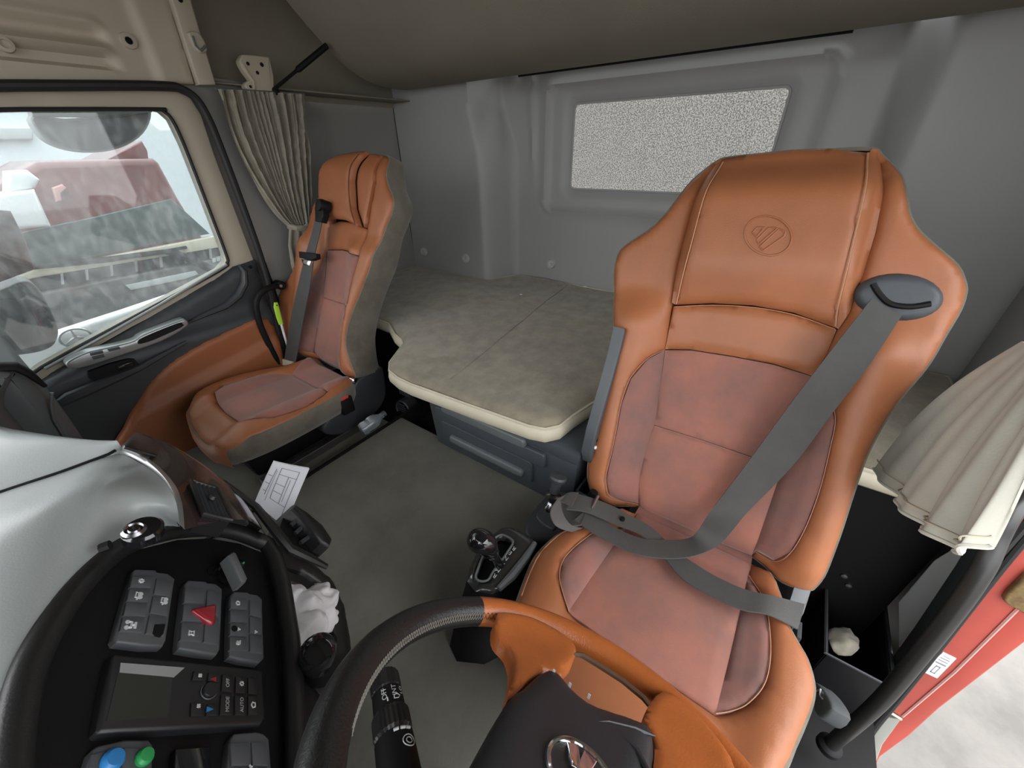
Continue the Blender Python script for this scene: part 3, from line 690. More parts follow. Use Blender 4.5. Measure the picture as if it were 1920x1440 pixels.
# gas strut of the folded bunk
sa = Fk.w(*Fk.px(513, 168), 0); sb_ = A(1.262, 1.84, 1.375)
gs = thing('gas_strut', 'thin black gas strut from the side wall up to the folded bunk', 'strut', sa)
mid = sa+(sb_-sa)*.42
mk('rod', tube([sa, mid], .006, 8), 'black', gs); mk('cylinder', tube([mid, mid+(sb_-mid)*.06, sb_], [.007, .011, .011], 10), 'black', gs)
mk('ball_end', lathe(sa-A(.0, .01, .006), (0, -1, 0), [(.004, -.012), (.013, -.008), (.015, 0), (.012, .01), (.003, .013)], 12), 'black', gs)

# coat hook behind the passenger headrest
p = onx(722, 280, 1.76)
hk = thing('coat_hook', 'black plastic coat hook behind the passenger headrest', 'hook', p)
mk('hook_plate', box(p+A(-.01, 0, 0), (.02, .085, .05)), 'black', hk, bevel=.006)
mk('hook_arm', tube([p+A(-.02, -.035, .01), p+A(-.05, -.045, .0), p+A(-.055, -.045, -.03), p+A(-.03, -.04, -.05)], .007, 8), 'black', hk)

# ------------------------------------------------------------------ curtains
def curtain(name, label, fr, left, right, nf, amp, tie=None, m='curtain', cols=90, grp='cab curtains', vs2=None):
    L_ = resample(catmull([A(*p) for p in left], 6), 46); R2 = resample(catmull([A(*p) for p in right], 6), 46)
    t = thing(name, label, 'curtain', fr.w(*fr.px(*L_[-1])), grp)
    rows = []
    for i in range(46):
        a = np.array(fr.px(*L_[i])); b = np.array(fr.px(*R2[i])); w = np.hypot(*(b-a)); row = []
        for k in range(cols):
            s = k/(cols-1); q = a+(b-a)*s
            ph = s*nf*2*math.pi+1.3*math.sin(i*.11+s*5)
            h = amp*(.6+.4*math.sin(s*9+1))*math.sin(ph)*min(1, w/.10+.15)+.5*amp*math.sin(2.3*ph+i*.06)
            row.append(fr.w(q[0], q[1], .02+h))
        rows.append(row)
    g = sheet(loft(rows), .002, -fr.n)
    mk('curtain_fabric', g, m, t, smooth=70)
    return t, rows
mat('curtain', (.30, .275, .215), .9, bump=.4, bscale=240, var=.2, vscale=24, sheen=.3)
mat('curtain_light', (.60, .585, .50), .85, bump=.3, bscale=300, var=.1, vscale=10, sheen=.2)
Fc = fy(1.895)
ct, rw = curtain('window_curtain', 'taupe patterned curtain tied back beside the passenger window', Fc, [(404, 168), (425, 240), (452, 305), (482, 358), (515, 402), (538, 424)], [(564, 178), (571, 240), (577, 320), (578, 370), (577, 400), (575, 421)], 9, .016)
mk('tie_band', tube([Fc.w(*Fc.px(*q), .03+h) for q, h in (((536, 423), -.01), ((546, 426), .018), ((560, 426), .022), ((574, 421), .0))], .012, 8, flat=1), 'curtain', ct)
rows = []
L_ = resample([A(538, 428), A(536, 460), A(543, 500), A(551, 520)], 16); R2 = resample([A(575, 425), A(579, 450), A(577, 480), A(571, 505)], 16)
for i in range(16):
    a = np.array(Fc.px(*L_[i])); b = np.array(Fc.px(*R2[i]))
    rows.append([Fc.w(*(a+(b-a)*s), .02+.009*math.sin(s*17+.3*math.sin(i*.4))*(.4+i/16)) for s in np.linspace(0, 1, 40)])
mk('curtain_tail', sheet(loft(rows), .002, -Fc.n), 'curtain', ct, smooth=70)
mk('curtain_rail', tube([Fc.w(*Fc.px(402, 168), .01), Fc.w(*Fc.px(568, 178), .01)], .006, 8), 'plastic_grey', ct)

Fd = Frame((0, -.312, 0), (1, 0, 0), (0, 0, 1)).flip()
dt = thing('door_curtain', 'pale grey-beige curtain hanging at the driver door edge', 'curtain', Fd.w(*Fd.px(1800, 1035)), 'cab curtains')
hem = resample(catmull([A(1645, 880), A(1668, 918), A(1702, 962), A(1742, 996), (1770, 1015), (1792, 1034), (1815, 1038), (1832, 1014)], 6), 100)
topl = resample([A(1915, 640), A(1960, 660), A(2010, 700)], 100)
rows = []
for i in range(40):
    f_ = i/39; row = []
    for k in range(100):
        s = k/99; q = topl[k]*(1-f_)+hem[k]*f_+A(-1, -1)*math.sin(f_*math.pi)*14*(1-s)
        h = .010*f_*math.sin(s*23+.8*math.sin(f_*3))+.005*f_*math.sin(s*47+2)+.008*f_*math.exp(-((s-.62)/.05)**2)
        row.append(Fd.w(*Fd.px(*q), h))
    rows.append(row)
mk('curtain_fabric', sheet(loft(rows), .003, -Fd.n), 'curtain_light', dt, smooth=70)
mk('hem', tube(rows[-1], .0035, 6), 'curtain_light', dt)
mk('hem_stitching', tube([A(*p)+A(0, .004, 0) for p in rows[-3]], .0016, 5), 'cream', dt)

# ------------------------------------------------------------------ passenger seat
ps = thing('passenger_seat', 'orange leather passenger seat with taupe fabric sides beside the far door', 'seat', (.55, 1.57, -.07))
FP = Frame((.735, 1.57, .17), (0, -1, 0), (.31, 0, .85))
po = [(620, 303), (637, 288), (660, 282), (687, 280), (707, 285), (715, 297), (720, 340), (732, 373), (728, 400), (713, 440), (703, 493), (683, 547), (670, 593), (663, 637), (667, 677), (672, 702), (655, 705), (603, 686), (562, 660), (540, 632), (532, 606), (530, 577), (537, 547), (558, 507), (572, 447), (578, 407), (587, 377), (604, 357), (609, 333)]
PO = [tuple(q) for q in catmull(FP.pxs(po), 3, True)]
def pb_h(u, t):
    u = np.asarray(u, float); t = np.asarray(t, float); c = -.02; a = np.abs(u-c)
    lo = ss(t, .60, .50); h = .045*ss(a, .09, .19)*lo-.012*ss(a, .19, .24)*lo
    return h-.05*ss(t, .80, .93)+.005*np.sin(np.clip(t, 0, .55)*11)-.04*ss(t, .05, -.03)
def ph_h(u, t): return pb_h(u, t)+.034*ss(t, .52, .62)*ss(t, 1.0, .85)+.008
pa = np.array(PO)
def nearp(p): return int(np.argmin(np.hypot(pa[:, 0]-p[0], pa[:, 1]-p[1])))
def arcp(i, j):
    out = []; k = i
    while k != j: out.append(PO[k]); k = (k+1) % len(PO)
    return out+[PO[j]]
rin = FP.pxs([(700, 287), (701, 343), (691, 393), (686, 428), (683, 482), (673, 527), (664, 575), (654, 627), (653, 677), (657, 700)])
lin = FP.pxs([(612, 357), (614, 417), (610, 468), (597, 500), (580, 540), (566, 590), (557, 636), (562, 652), (586, 662), (592, 675)])
mk('backrest_wing', panel(FP, arcp(nearp(FP.px(700, 283)), nearp(FP.px(657, 705)))+rin[::-1], pb_h, res=.012, pil=.009, rim=.02, skirt=.03), 'leather', ps, smooth=60)
mk('backrest', panel(FP, arcp(nearp(FP.px(594, 682)), nearp(FP.px(606, 356)))+lin, pb_h, res=.012, pil=.009, rim=.02, skirt=.03), 'leather', ps, smooth=60)
hp2 = pn(FP, 'headrest_panel', [(611, 333), (621, 304), (638, 290), (660, 284), (682, 282), (676, 303), (671, 343), (674, 393), (684, 427), (660, 415), (637, 412), (615, 417), (611, 357)], ph_h, 'leather', ps, pil=.010, rim=.025)
pn(FP, 'headrest_side', [(683, 282), (704, 287), (702, 343), (692, 393), (686, 427), (675, 393), (672, 343), (677, 303)], lambda u, t: pb_h(u, t)+.012, 'leather', ps, pil=.004, rim=.01)
pn(FP, 'upper_band', [(615, 419), (637, 414), (660, 417), (685, 429), (683, 481), (640, 467), (610, 467)], pb_h, 'leather', ps, pil=.007, rim=.016)
pn(FP, 'backrest_fabric', [(610, 469), (640, 469), (683, 483), (673, 527), (665, 574), (632, 567), (603, 557)], pb_h, 'rose', ps, pil=.006, rim=.014)
pn(FP, 'backrest_fabric', [(603, 558), (632, 568), (664, 576), (654, 627), (653, 677), (657, 703), (625, 692), (593, 677), (588, 660), (598, 600)], pb_h, 'rose', ps, pil=.006, rim=.014)
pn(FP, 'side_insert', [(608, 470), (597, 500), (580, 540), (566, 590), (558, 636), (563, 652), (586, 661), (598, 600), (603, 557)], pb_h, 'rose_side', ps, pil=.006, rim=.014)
shell(FP, PO, pb_h, [(.004, -.010, 0), (-.004, -.013, 0), (-.006, -.03, 0), (-.004, -.07, 0), (.004, -.11, 1), (.03, -.13, 1)], 'taupe', 'back_cover', ps)
thread_line(FP, FP.pxs([(677, 290), (670, 343), (673, 393), (682, 425)]), ph_h, 'stitching', hp2, 'seam_dark', off=-.003)
FQ = Frame((.735, 1.57, .17), (0, -1, 0), (1, 0, -.06)); FQ.n = nrm(np.cross(FQ.t, FQ.u)); FQ.n = FQ.n if FQ.n[2] > 0 else -FQ.n
qo = [(348, 765), (356, 748), (380, 728), (437, 705), (507, 690), (553, 683), (583, 672), (620, 690), (659, 712), (652, 726), (627, 741), (570, 771), (507, 801), (453, 822), (420, 829), (395, 824), (370, 806), (354, 788)]
QO = [tuple(q) for q in catmull(FQ.pxs(qo), 3, True)]
qc = np.array(QO).mean(0)
def pq_h(u, t):
    a = np.abs(u-qc[0]); return .02*ss(a, .09, .15)-.012*ss(a, .15, .21)-.03*ss(t, -.44, -.52)
qi = [(405, 741), (420, 724), (480, 711), (547, 702), (580, 719), (613, 738), (573, 763), (520, 782), (470, 791), (447, 787), (420, 768), (407, 752)]
mk('seat', panel(FQ, QO, pq_h, res=.012, pil=.016, rim=.03, skirt=.02, holes=[FQ.pxs(qi+[])]), 'leather', ps, smooth=60)
pn(FQ, 'seat_fabric', qi, lambda u, t: pq_h(u, t)+.0, 'rose', ps, pil=.006, rim=.012)
pn(FQ, 'seat_rear_pad', [(548, 701), (580, 676), (618, 692), (656, 713), (640, 726), (614, 737), (580, 718)], lambda u, t: pq_h(u, t)+.006, 'rose', ps, pil=.006, rim=.012)
shell(FQ, QO, pq_h, [(.004, -.013, 0), (-.004, -.016, 0), (-.008, -.035, 0), (-.004, -.075, 0), (.012, -.10, 1), (.05, -.125, 1)], 'taupe', 'seat_cover', ps)
# orange front apron of the cushion
qa = np.array(QO); fr2 = [q for q in QO if q[1] < -.30]; 
i0 = int(np.argmin([abs(q[0]-FQ.px(418, 829)[0])+abs(q[1]-FQ.px(418, 829)[1]) for q in QO])); i1 = int(np.argmin([np.hypot(*(np.array(q)-FQ.px(350, 756))) for q in QO]))
seg_ = []; k = i0
while True:
    seg_.append(QO[k])
    if k == i1: break
    k = (k+1) % len(QO)
cen = A(*qc)
def offp(q, d): v = A(*q)-cen; return A(*q)+v/np.hypot(*v)*d
rows = [[FQ.w(*offp(q, d), h+float(pq_h(np.array([q[0]]), np.array([q[1]]))[0])) for q in seg_] for d, h in ((.002, -.012), (.0095, -.022), (.0115, -.045), (.0085, -.075), (.004, -.088))]
mk('seat_apron', loft(rows), 'leather', ps, smooth=70)
Fi = fy(1.345)
hg = [(668, 716), (690, 700), (716, 688), (722, 700), (726, 730), (722, 752), (705, 776), (670, 803), (640, 815), (612, 816), (606, 800), (630, 770), (655, 745)]
hng = mk('side_hinge', prism(Fi, [tuple(q) for q in catmull(Fi.pxs(hg), 2, True)], -.05, .0, .014), 'plastic_dark', ps)
mk('hinge_pin', lathe(Fi.w(*Fi.px(664, 714), .0), Fi.n, [(.012, -.02), (.012, .004), (.006, .008), (.001, .008)], 14), 'chrome', hng)
mk('pedestal', taper(1.40, 1.76, -.07, .06, .26, .76, .03), 'black', ps, bevel=.015)
mk('seat_rail', box((.52, 1.36, -.05), (.5, .03, .035)), 'steel', ps, bevel=.004)
bb = Fi.w(*Fi.px(642, 752), .02)
bk2 = mk('buckle', box(bb+A(0, 0, -.01), (.055, .035, .075)), 'black', ps, bevel=.008)
mk('release_button', box(bb+A(-.004, -.003, .03), (.034, .027, .012)), 'red_plastic', bk2, bevel=.003)

# passenger seat belt
pb = thing('seat_belt', 'grey lap belt hanging straight down in front of the passenger seat', 'seat belt', FP.w(*FP.px(541, 680), .06), 'seat belts')
def strap(left, right, fr_h, name, par, m='webbing', n=60):
    """strap between two edge lines given in pixels; fr_h(i) -> (frame, height) for the i-th pair"""
    rows = []
    Lp = [A(*f.w(*f.px(*l, h), h)) for l, (f, h) in zip(left, fr_h)]; Rp = [A(*f.w(*f.px(*r, h), h)) for r, (f, h) in zip(right, fr_h)]
    Lc = catmull(Lp, 6); Rc = catmull(Rp, 6); rows = []
    for i in range(len(Lc)):
        tg = Lc[min(i+1, len(Lc)-1)]-Lc[max(i-1, 0)]+Rc[min(i+1, len(Lc)-1)]-Rc[max(i-1, 0)]; nn = nrm(np.cross(tg, Rc[i]-Lc[i]))*.0016
        rows.append([Lc[i]+nn, (Lc[i]+Rc[i])/2+nn*1.2, Rc[i]+nn, Rc[i]-nn, (Lc[i]+Rc[i])/2-nn*1.2, Lc[i]-nn])
    V, F = loft(rows, True); k = len(rows); F += [tuple(range(6))[::-1], tuple((k-1)*6+i for i in range(6))]
    return mk(name, (V, F), m, par, smooth=50)
mat('webbing', (.068, .067, .064), .7, bump=.4, bscale=600, var=.15, vscale=15)
strap([(593, 400), (587, 430), (573, 478), (558, 540), (545, 600), (533, 677)], [(607, 402), (600, 437), (590, 480), (580, 545), (568, 605), (554, 683)], [(FP, .075), (FP, .07), (FP, .065), (FP, .06), (FP, .055), (FP, .05)], 'webbing', pb)
c0 = FP.w(*FP.px(602, 385, .08), .08)
mk('pivot', lathe(c0, FP.n, [(.022, -.03), (.024, .0), (.02, .012), (.006, .015), (.001, .013)], 16), 'black', pb)
mk('guide', prism(FP, FP.pxs([(594, 388), (608, 386), (611, 404), (606, 418), (595, 416)], .075), .06, .085, .005), 'black', pb)
tg_ = mk('tongue', prism(FP, FP.pxs([(565, 472), (597, 476), (598, 485), (588, 489), (566, 484)], .07), .062, .082, .004), 'black', pb)
mk('tongue_blade', prism(FP, FP.pxs([(567, 486), (586, 490), (583, 499), (571, 497)], .07), .066, .076, .002), 'chrome', tg_)
mk('anchor', prism(FP, FP.pxs([(529, 672), (552, 678), (550, 687), (528, 684)], .05), .045, .06, .003), 'cream', pb)

# grab handle and green-handled brush beside the passenger seat
Fg2 = fy(1.86)
gh = thing('grab_handle', 'slim black grab handle on the pillar beside the passenger seat', 'handle', Fg2.w(*Fg2.px(523, 690)), 'grab handles')
mk('bar', tube([Fg2.w(*Fg2.px(*q), h) for q, h in [((a[0], a[1]), a[2]) for a in catmull([(534, 536, -.05), (515, 537, .0), (498, 541, .01), (484, 552, .01), (478, 572, .01), (485, 605, .01), (500, 640, .01), (514, 668, .01), (526, 690, .0)], 5)]], .013, 10), 'black', gh)
mk('end_cap', lathe(Fg2.w(*Fg2.px(530, 536), -.02), Fg2.n, [(.020, -.03), (.020, .01), (.012, .02), (.001, .021)], 12), 'black', gh)
mk('screw', lathe(Fg2.w(*Fg2.px(526, 536), .0), Fg2.n, [(.007, -.002), (.007, .004), (.001, .004)], 8), 'steel', gh)
Fn = fy(1.845)
tl = thing('cleaning_brush', 'brush with bright lime green handle stuck behind the passenger seat', 'brush', Fn.w(*Fn.px(538, 645)))
mk('handle', tube([Fn.w(*Fn.px(*q), 0) for q in ((517, 567), (518, 575), (523, 595), (527, 608))], [.008, .012, .012, .010], 8, flat=.5, up=(0, 1, 0)), 'lime', tl)
mk('hang_hole', lathe(Fn.w(*Fn.px(518, 572), .006), Fn.n, [(.003, -.001), (.003, .002), (.0005, .002)], 8), 'black', tl)
mk('shaft', tube([Fn.w(*Fn.px(*q), 0) for q in ((527, 607), (532, 625), (539, 648))], .0055, 8), 'white_plastic', tl)

# ------------------------------------------------------------------ outside the passenger window
GZ = -1.45
struct('ground', box((1.5, .6, GZ-.02), (60, 60, .04)), 'asphalt', smooth=0, label='wet pale asphalt yard outside the cab', cat='ground')
FO = fy(4.3)
rt = thing('red_truck', 'red truck cab parked outside the passenger window', 'truck', (1.0, 4.6, GZ))
def ob(name, px, h0, h1, m, par=rt, rnd=.0, fr=FO, sm=0):
    P = fr.pxs(px)
    if sm: P = [tuple(q) for q in catmull(P, sm, True)]
    return mk(name, prism(fr, P, h0, h1, rnd), m, par)
ob('cab_body', [(-120, 420), (40, 320), (70, 303), (290, 297), (300, 305), (335, 370), (365, 420), (405, 480), (428, 560), (430, 760), (-500, 1150), (-500, 560)], -1.2, 0, 'red_paint', rnd=.05)
ob('roof_fairing', [(212, 300), (282, 262), (294, 282), (296, 304)], -1.0, -.2, 'red_paint', rnd=.02)
ob('windscreen', [(-300, 520), (52, 432), (180, 405), (320, 372), (345, 395), (392, 438), (60, 503), (-300, 610)], -.02, .02, 'dark_glass', rnd=.01)
ob('cowl_strip', [(-300, 626), (60, 506), (398, 442), (412, 462), (60, 520), (-300, 640)], -.02, .05, 'cream', rnd=.01)
ob('grille', [(-300, 640), (70, 520), (412, 463), (416, 478), (70, 545), (-300, 665)], -.02, .04, 'black', rnd=.01)
for i in range(7):
    x = 110+46*i; yy = 520-.17*(x-70)
    ob('grille_bar', [(x, yy-2), (x+5, yy-3), (x+7, yy+17), (x+2, yy+18)], .03, .06, 'steel')
ob('bumper', [(-300, 668), (70, 547), (418, 480), (425, 530), (60, 690), (-300, 900)], -.02, .07, 'bumper_grey', rnd=.02)
ob('bumper_slot', [(230, 532), (360, 505), (366, 512), (340, 521), (240, 541)], .05, .08, 'bumper_light', rnd=.005)
for q in ((395, 487), (403, 485), (411, 487)): ob('marker_lamp', [(q[0]-3, q[1]-4), (q[0]+3, q[1]-5), (q[0]+3, q[1]+2), (q[0]-3, q[1]+3)], .06, .08, 'bumper_light')
wp_ = mk('wiper', tube([FO.w(*FO.px(*q), .08) for q in ((105, 490), (200, 483), (300, 470), (325, 473), (402, 508))], [.015, .02, .018, .03, .035], 8), 'black', rt)
mk('wiper_blade', tube([FO.w(*FO.px(*q), .06) for q in ((60, 500), (200, 487), (345, 462))], .012, 6), 'black', rt)
ob('mirror_arm', [(0, 320), (40, 318), (62, 335), (55, 350), (0, 362)], .1, .25, 'white_plastic', rnd=.03)
ob('visor_housing', [(-40, 362), (50, 352), (80, 418), (0, 425), (-40, 420)], .1, .3, 'white_plastic', rnd=.03)
ob('roof_marker', [(96, 352), (115, 345), (123, 352), (112, 362), (114, 376), (104, 378)], .0, .04, 'red_pale', rnd=.01)
# pale trailer behind it
tr_ = thing('white_trailer', 'pale grey trailer front behind the red truck', 'trailer', (4.5, 8.5, GZ))
Ft = fy(8.5)
mk('trailer_body', prism(Ft, Ft.pxs([(-900, 60), (120, 100), (300, 240), (700, 230), (700, 760), (-900, 900)]), -3, 0, .05), 'trailer', tr_)
mk('trailer_edge', prism(Ft, Ft.pxs([(-900, 235), (60, 240), (60, 262), (-900, 270)]), -.1, .1, .02), 'bumper_light', tr_)
# white bumper of a truck right beside the door, with a star badge
Fw = fy(2.9)
wb = thing('white_bumper', 'white truck bumper with round star badge below the window line', 'bumper', Fw.w(*Fw.px(150, 700)))
mk('bumper_body', prism(Fw, Fw.pxs([(-350, 700), (60, 640), (230, 585), (420, 520), (420, 760), (-350, 1050)]), -.06, 0, .02), 'white_paint', wb)
sc = np.array(Fw.px(141, 632)); 
stg = [tube([Fw.w(*p, .012) for p in ell(sc[0], sc[1], .058, .045)], .006, 6, closed=True)]
for a in (90, 210, 330):
    e = sc+A(.055*math.cos(math.radians(a)), .042*math.sin(math.radians(a))); stg.append(tube([Fw.w(*sc, .012), Fw.w(*e, .012)], [.010, .003], 6))
mk('star_badge', join(*stg), 'steel', wb)
# kerb mirror over the window and side mirror in front of it
Fm = fy(2.10)
km = thing('kerb_mirror', 'dark convex kerb mirror hanging above the passenger window outside', 'mirror', Fm.w(*Fm.px(170, 285)), 'passenger side mirrors')
mo_ = [(60, 216), (120, 222), (180, 218), (240, 213), (282, 207), (281, 232), (262, 258), (225, 278), (180, 286), (135, 282), (95, 268), (70, 245)]
mk('housing', prism(Fm, [tuple(q) for q in catmull(Fm.pxs(mo_), 3, True)], -.08, .0, .01), 'bumper_light', km)
mk('mirror_glass', prism(Fm, [tuple(q) for q in catmull(Fm.pxs([(62, 219), (120, 226), (180, 222), (240, 217), (276, 211), (276, 232), (258, 255), (222, 275), (180, 283), (137, 279), (99, 265), (74, 244)]), 3, True)], .0, .008, .006), 'mirror_dark', km)
mk('cap', prism(Fm, Fm.pxs([(56, 205), (284, 200), (284, 211), (180, 219), (60, 218)]), -.06, .012, .006), 'bumper_light', km)
ma = Fm.w(*Fm.px(180, 212), -.0); mk('arm', tube([ma, ma+A(0, -.01, .06), A(ma[0], 2.03, 1.27), A(ma[0], 2.0, 1.28)], .010, 8), 'black', km)
Fm2 = fy(2.05)
sm_ = thing('side_mirror', 'large dark side mirror outside the passenger door, showing red reflection', 'mirror', Fm2.w(*Fm2.px(40, 660)), 'passenger side mirrors')
so = [(-60, 560), (0, 545), (45, 528), (70, 538), (95, 580), (110, 615), (104, 645), (78, 660), (30, 668), (-60, 680)]
mk('housing', prism(Fm2, [tuple(q) for q in catmull(Fm2.pxs(so), 3, True)], -.12, .0, .012), 'bumper_grey', sm_)
mk('mirror_glass', prism(Fm2, [tuple(q) for q in catmull(Fm2.pxs([(-50, 568), (0, 560), (28, 562), (52, 588), (66, 625), (60, 648), (30, 655), (-50, 665)]), 3, True)], .0, .008, .003), 'mirror_dark', sm_)
mk('red_reflection', prism(Fm2, Fm2.pxs([(56, 576), (78, 572), (92, 600), (100, 628), (84, 632), (70, 605)]), .0, .012, .004), 'red_paint', sm_)  # reflection in the mirror, painted as a red strip
for i in range(4):
    q = (76+5*i, 583+10*i); mk('rib', lathe(Fm2.w(*Fm2.px(*q), .012), Fm2.n, [(.011, -.004), (.010, .004), (.002, .006)], 10), 'black', sm_)
mk('upper_glass', prism(Fm2, Fm2.pxs([(-60, 390), (20, 395), (48, 450), (66, 505), (0, 530), (-60, 535)]), -.03, .0, .006), 'mirror_reflection', sm_)

# ------------------------------------------------------------------ lettering helper
def letters(txt, fr, u, t, size, h, dx, mat_, par, name='lettering', depth=.0006, stretch=1.0):
    """flat printed text: baseline direction dx=(du, dt) in the frame, centred on (u, t)"""
    cu = bpy.data.curves.new('txt', 'FONT'); cu.body = txt; cu.size = 1.0; cu.align_x = 'CENTER'; cu.align_y = 'CENTER'
    ob_ = bpy.data.objects.new('txt', cu); COL.objects.link(ob_); bpy.context.view_layer.update()
    me = bpy.data.meshes.new_from_object(ob_.evaluated_get(bpy.context.evaluated_depsgraph_get()))
    V = [A(*v.co) for v in me.vertices]; F = [tuple(p.vertices) for p in me.polygons]
    bpy.data.objects.remove(ob_); bpy.data.meshes.remove(me)
    d = nrm(A(*dx)); e = A(-d[1], d[0])
    if np.cross(fr.u, fr.t)@fr.n < 0: e = -e
    W = [fr.w(*(A(u, t)+d*v[0]*size*stretch+e*v[1]*size), h) for v in V]
    return mk(name, (W, F), mat_, par, smooth=0)

# ------------------------------------------------------------------ dashboard
_rr = ray(460, 290); _rr[2] = 0; _rr = nrm(_rr); _rp = A(_rr[1], -_rr[0], 0); _ph = math.radians(58)
_s = math.cos(_ph)*_rp-math.sin(_ph)*A(0, 0, 1)
_o = CAM+nrm(ray(350, 1300))*.68
FN = Frame(_o, _rr, -_s)                    # console plane: u towards the passenger, t up the panel, n to the driver
if FN.n[2] < 0: FN.flip()
def cn(px, py, h=0.0): return FN.w(*FN.px(px, py, h), h)
da = thing('dashboard', 'grey wrap-around dashboard with black centre console in the foreground', 'dashboard', (-.2, .6, -.05))
rim_px = [(10, 1560), (20, 1440), (35, 1330), (60, 1240), (110, 1150), (160, 1085), (215, 1035), (260, 1012), (300, 1000), (340, 993), (400, 991), (450, 1000), (500, 1020)]
rim = catmull([cn(*p, .012) for p in rim_px], 5)
# light hood above the console
lo_px = rim_px[:10]
top_px = [(-420, 1090), (-150, 985), (0, 925), (115, 887), (212, 851), (262, 868), (303, 898), (328, 935), (337, 985)]
loR = resample(catmull([cn(*p, .012) for p in lo_px], 6), 40)
upR = resample(catmull([onz(px, py, .60-.012*max(0, (px-100)/240)) for px, py in top_px], 6), 40)
rows = []
for k in range(13):
    s = k/12
    rows.append([loR[i]*(1-s)+upR[i]*s+A(0, 0, .055*math.sin(math.pi*min(1, s*1.0))**1.0*(1-.55*s)*(1-.75*max(0, (i-26)/14))) for i in range(40)])
mk('hood', loft(rows), 'dash_grey', da, smooth=70)
# upper pad beyond the seam up to the windscreen and to the passenger end
sm = [onz(px, py, .598) for px, py in ((-420, 1090), (-150, 985), (0, 925), (115, 887), (212, 851), (228, 838))]
far = [A(-.85, 1.75, .60), A(-.5, 1.72, .60), A(-.30, 1.62, .60), onz(0, 800, .6), onz(115, 819, .6), onz(228, 838, .596)]
a_ = resample(sm, 30); b_ = resample([A(-.95, .62, .60)]+[A(-.9, 1.3, .60)]+far[2:], 30)
fa = resample(catmull([A(-.55, 1.72, .585), A(-.28, 1.55, .59), onz(-60, 780, .60), onz(0, 800, .6), onz(115, 819, .6), onz(228, 838, .594)], 5), 30)
rows = [[a_[i]*(1-s)+fa[i]*s+A(0, 0, .014*math.sin(math.pi*s)) for i in range(30)] for s in np.linspace(0, 1, 8)]
mk('upper_pad', sheet(loft(rows), .05, (0, 0, -1)), 'dash_grey', da, smooth=60)
mk('pad_seam', tube([q+A(0, 0, .002) for q in a_[:-1]], .0025, 6), 'black', da)
lowf = [q+A(-.05, 0, -.10) for q in fa]; lowg = [q+A(-.10, 0, -.30) for q in fa]; lowh = [A(q[0]-.22, q[1], -.05) for q in fa]
mk('glovebox_face', sheet(loft([[q+A(-.004, 0, -.03) for q in fa], lowf, lowg, lowh]), .02, (-1, 0, 0)), 'dash_dark', da, smooth=60)
# end block at the passenger door, two soft vertical pads
def end_pad(name, px, y, h0, h1, m, rnd=.03):
    f = fy(y); return mk(name, prism(f, [tuple(q) for q in catmull(f.pxs(px), 3, True)], h0, h1, rnd), m, da)
end_pad('end_panel', [(-60, 700), (20, 690), (50, 700), (80, 735), (115, 775), (150, 815), (168, 850), (150, 900), (-60, 920)], 1.50, -.35, .0, 'dash_dark')
end_pad('end_cap', [(-60, 715), (15, 702), (26, 715), (12, 745), (14, 775), (35, 800), (60, 850), (-60, 880)], 1.44, -.2, .0, 'dash_dark')
mk('grab_rail', tube([fy(1.5).w(*fy(1.5).px(*p), .02) for p in ((-60, 688), (0, 684), (25, 683), (50, 695), (82, 720))], [.02, .02, .02, .016, .008], 10, flat=.6), 'black', da)
mk('end_seam', tube([fy(1.5).w(*fy(1.5).px(*p), .006) for p in ((96, 735), (95, 760), (100, 785), (118, 815))], .004, 6), 'plastic_grey', da)
# body of the dash under the hood, down to the floor
mk('lower_body', join(box((-.52, .85, .23), (.5, 1.3, .56)), box((-.20, .85, .10), (.25, .5, .30))), 'black', da, bevel=.03)
mk('instrument_cowl', box((-.42, -.12, .30), (.5, .72, .60)), 'dash_dark', da, bevel=.05)
# silver arc and glossy brown vent strip round the end of the hood
ai = [onz(px, py, .592-.010*k/7) for k, (px, py) in enumerate([(210, 849), (240, 856), (270, 872), (295, 891), (314, 913), (327, 938), (334, 963), (338, 990)])]
ao = [onz(px, py, .586-.016*k/7) for k, (px, py) in enumerate([(226, 838), (262, 850), (290, 868), (312, 889), (330, 912), (340, 938), (344, 963), (346, 993)])]
ai = resample(catmull(ai, 5), 40); ao = resample(catmull(ao, 5), 40)
rows = [[ai[i]*(1-s)+ao[i]*s+A(0, 0, .008*math.sin(math.pi*s)) for i in range(40)] for s in np.linspace(0, 1, 6)]
mk('silver_trim', loft(rows), 'silver_trim', da, smooth=60)
bo_ = resample(catmull([onz(px, py, .585-.17*min(1, k/5)) for k, (px, py) in enumerate([(228, 836), (285, 852), (335, 876), (385, 905), (430, 935), (470, 970), (495, 1000), (506, 1018)])], 5), 40)
up_ = ao[:-1]+[ao[-1]]
rows = [[up_[i]*(1-s)+bo_[i]*s+nrm(A(.8, -.1, .5))*.03*math.sin(math.pi*s) for i in range(40)] for s in np.linspace(0, 1, 10)]
vp = mk('vent_panel', loft(rows), 'brown_gloss', da, smooth=60)
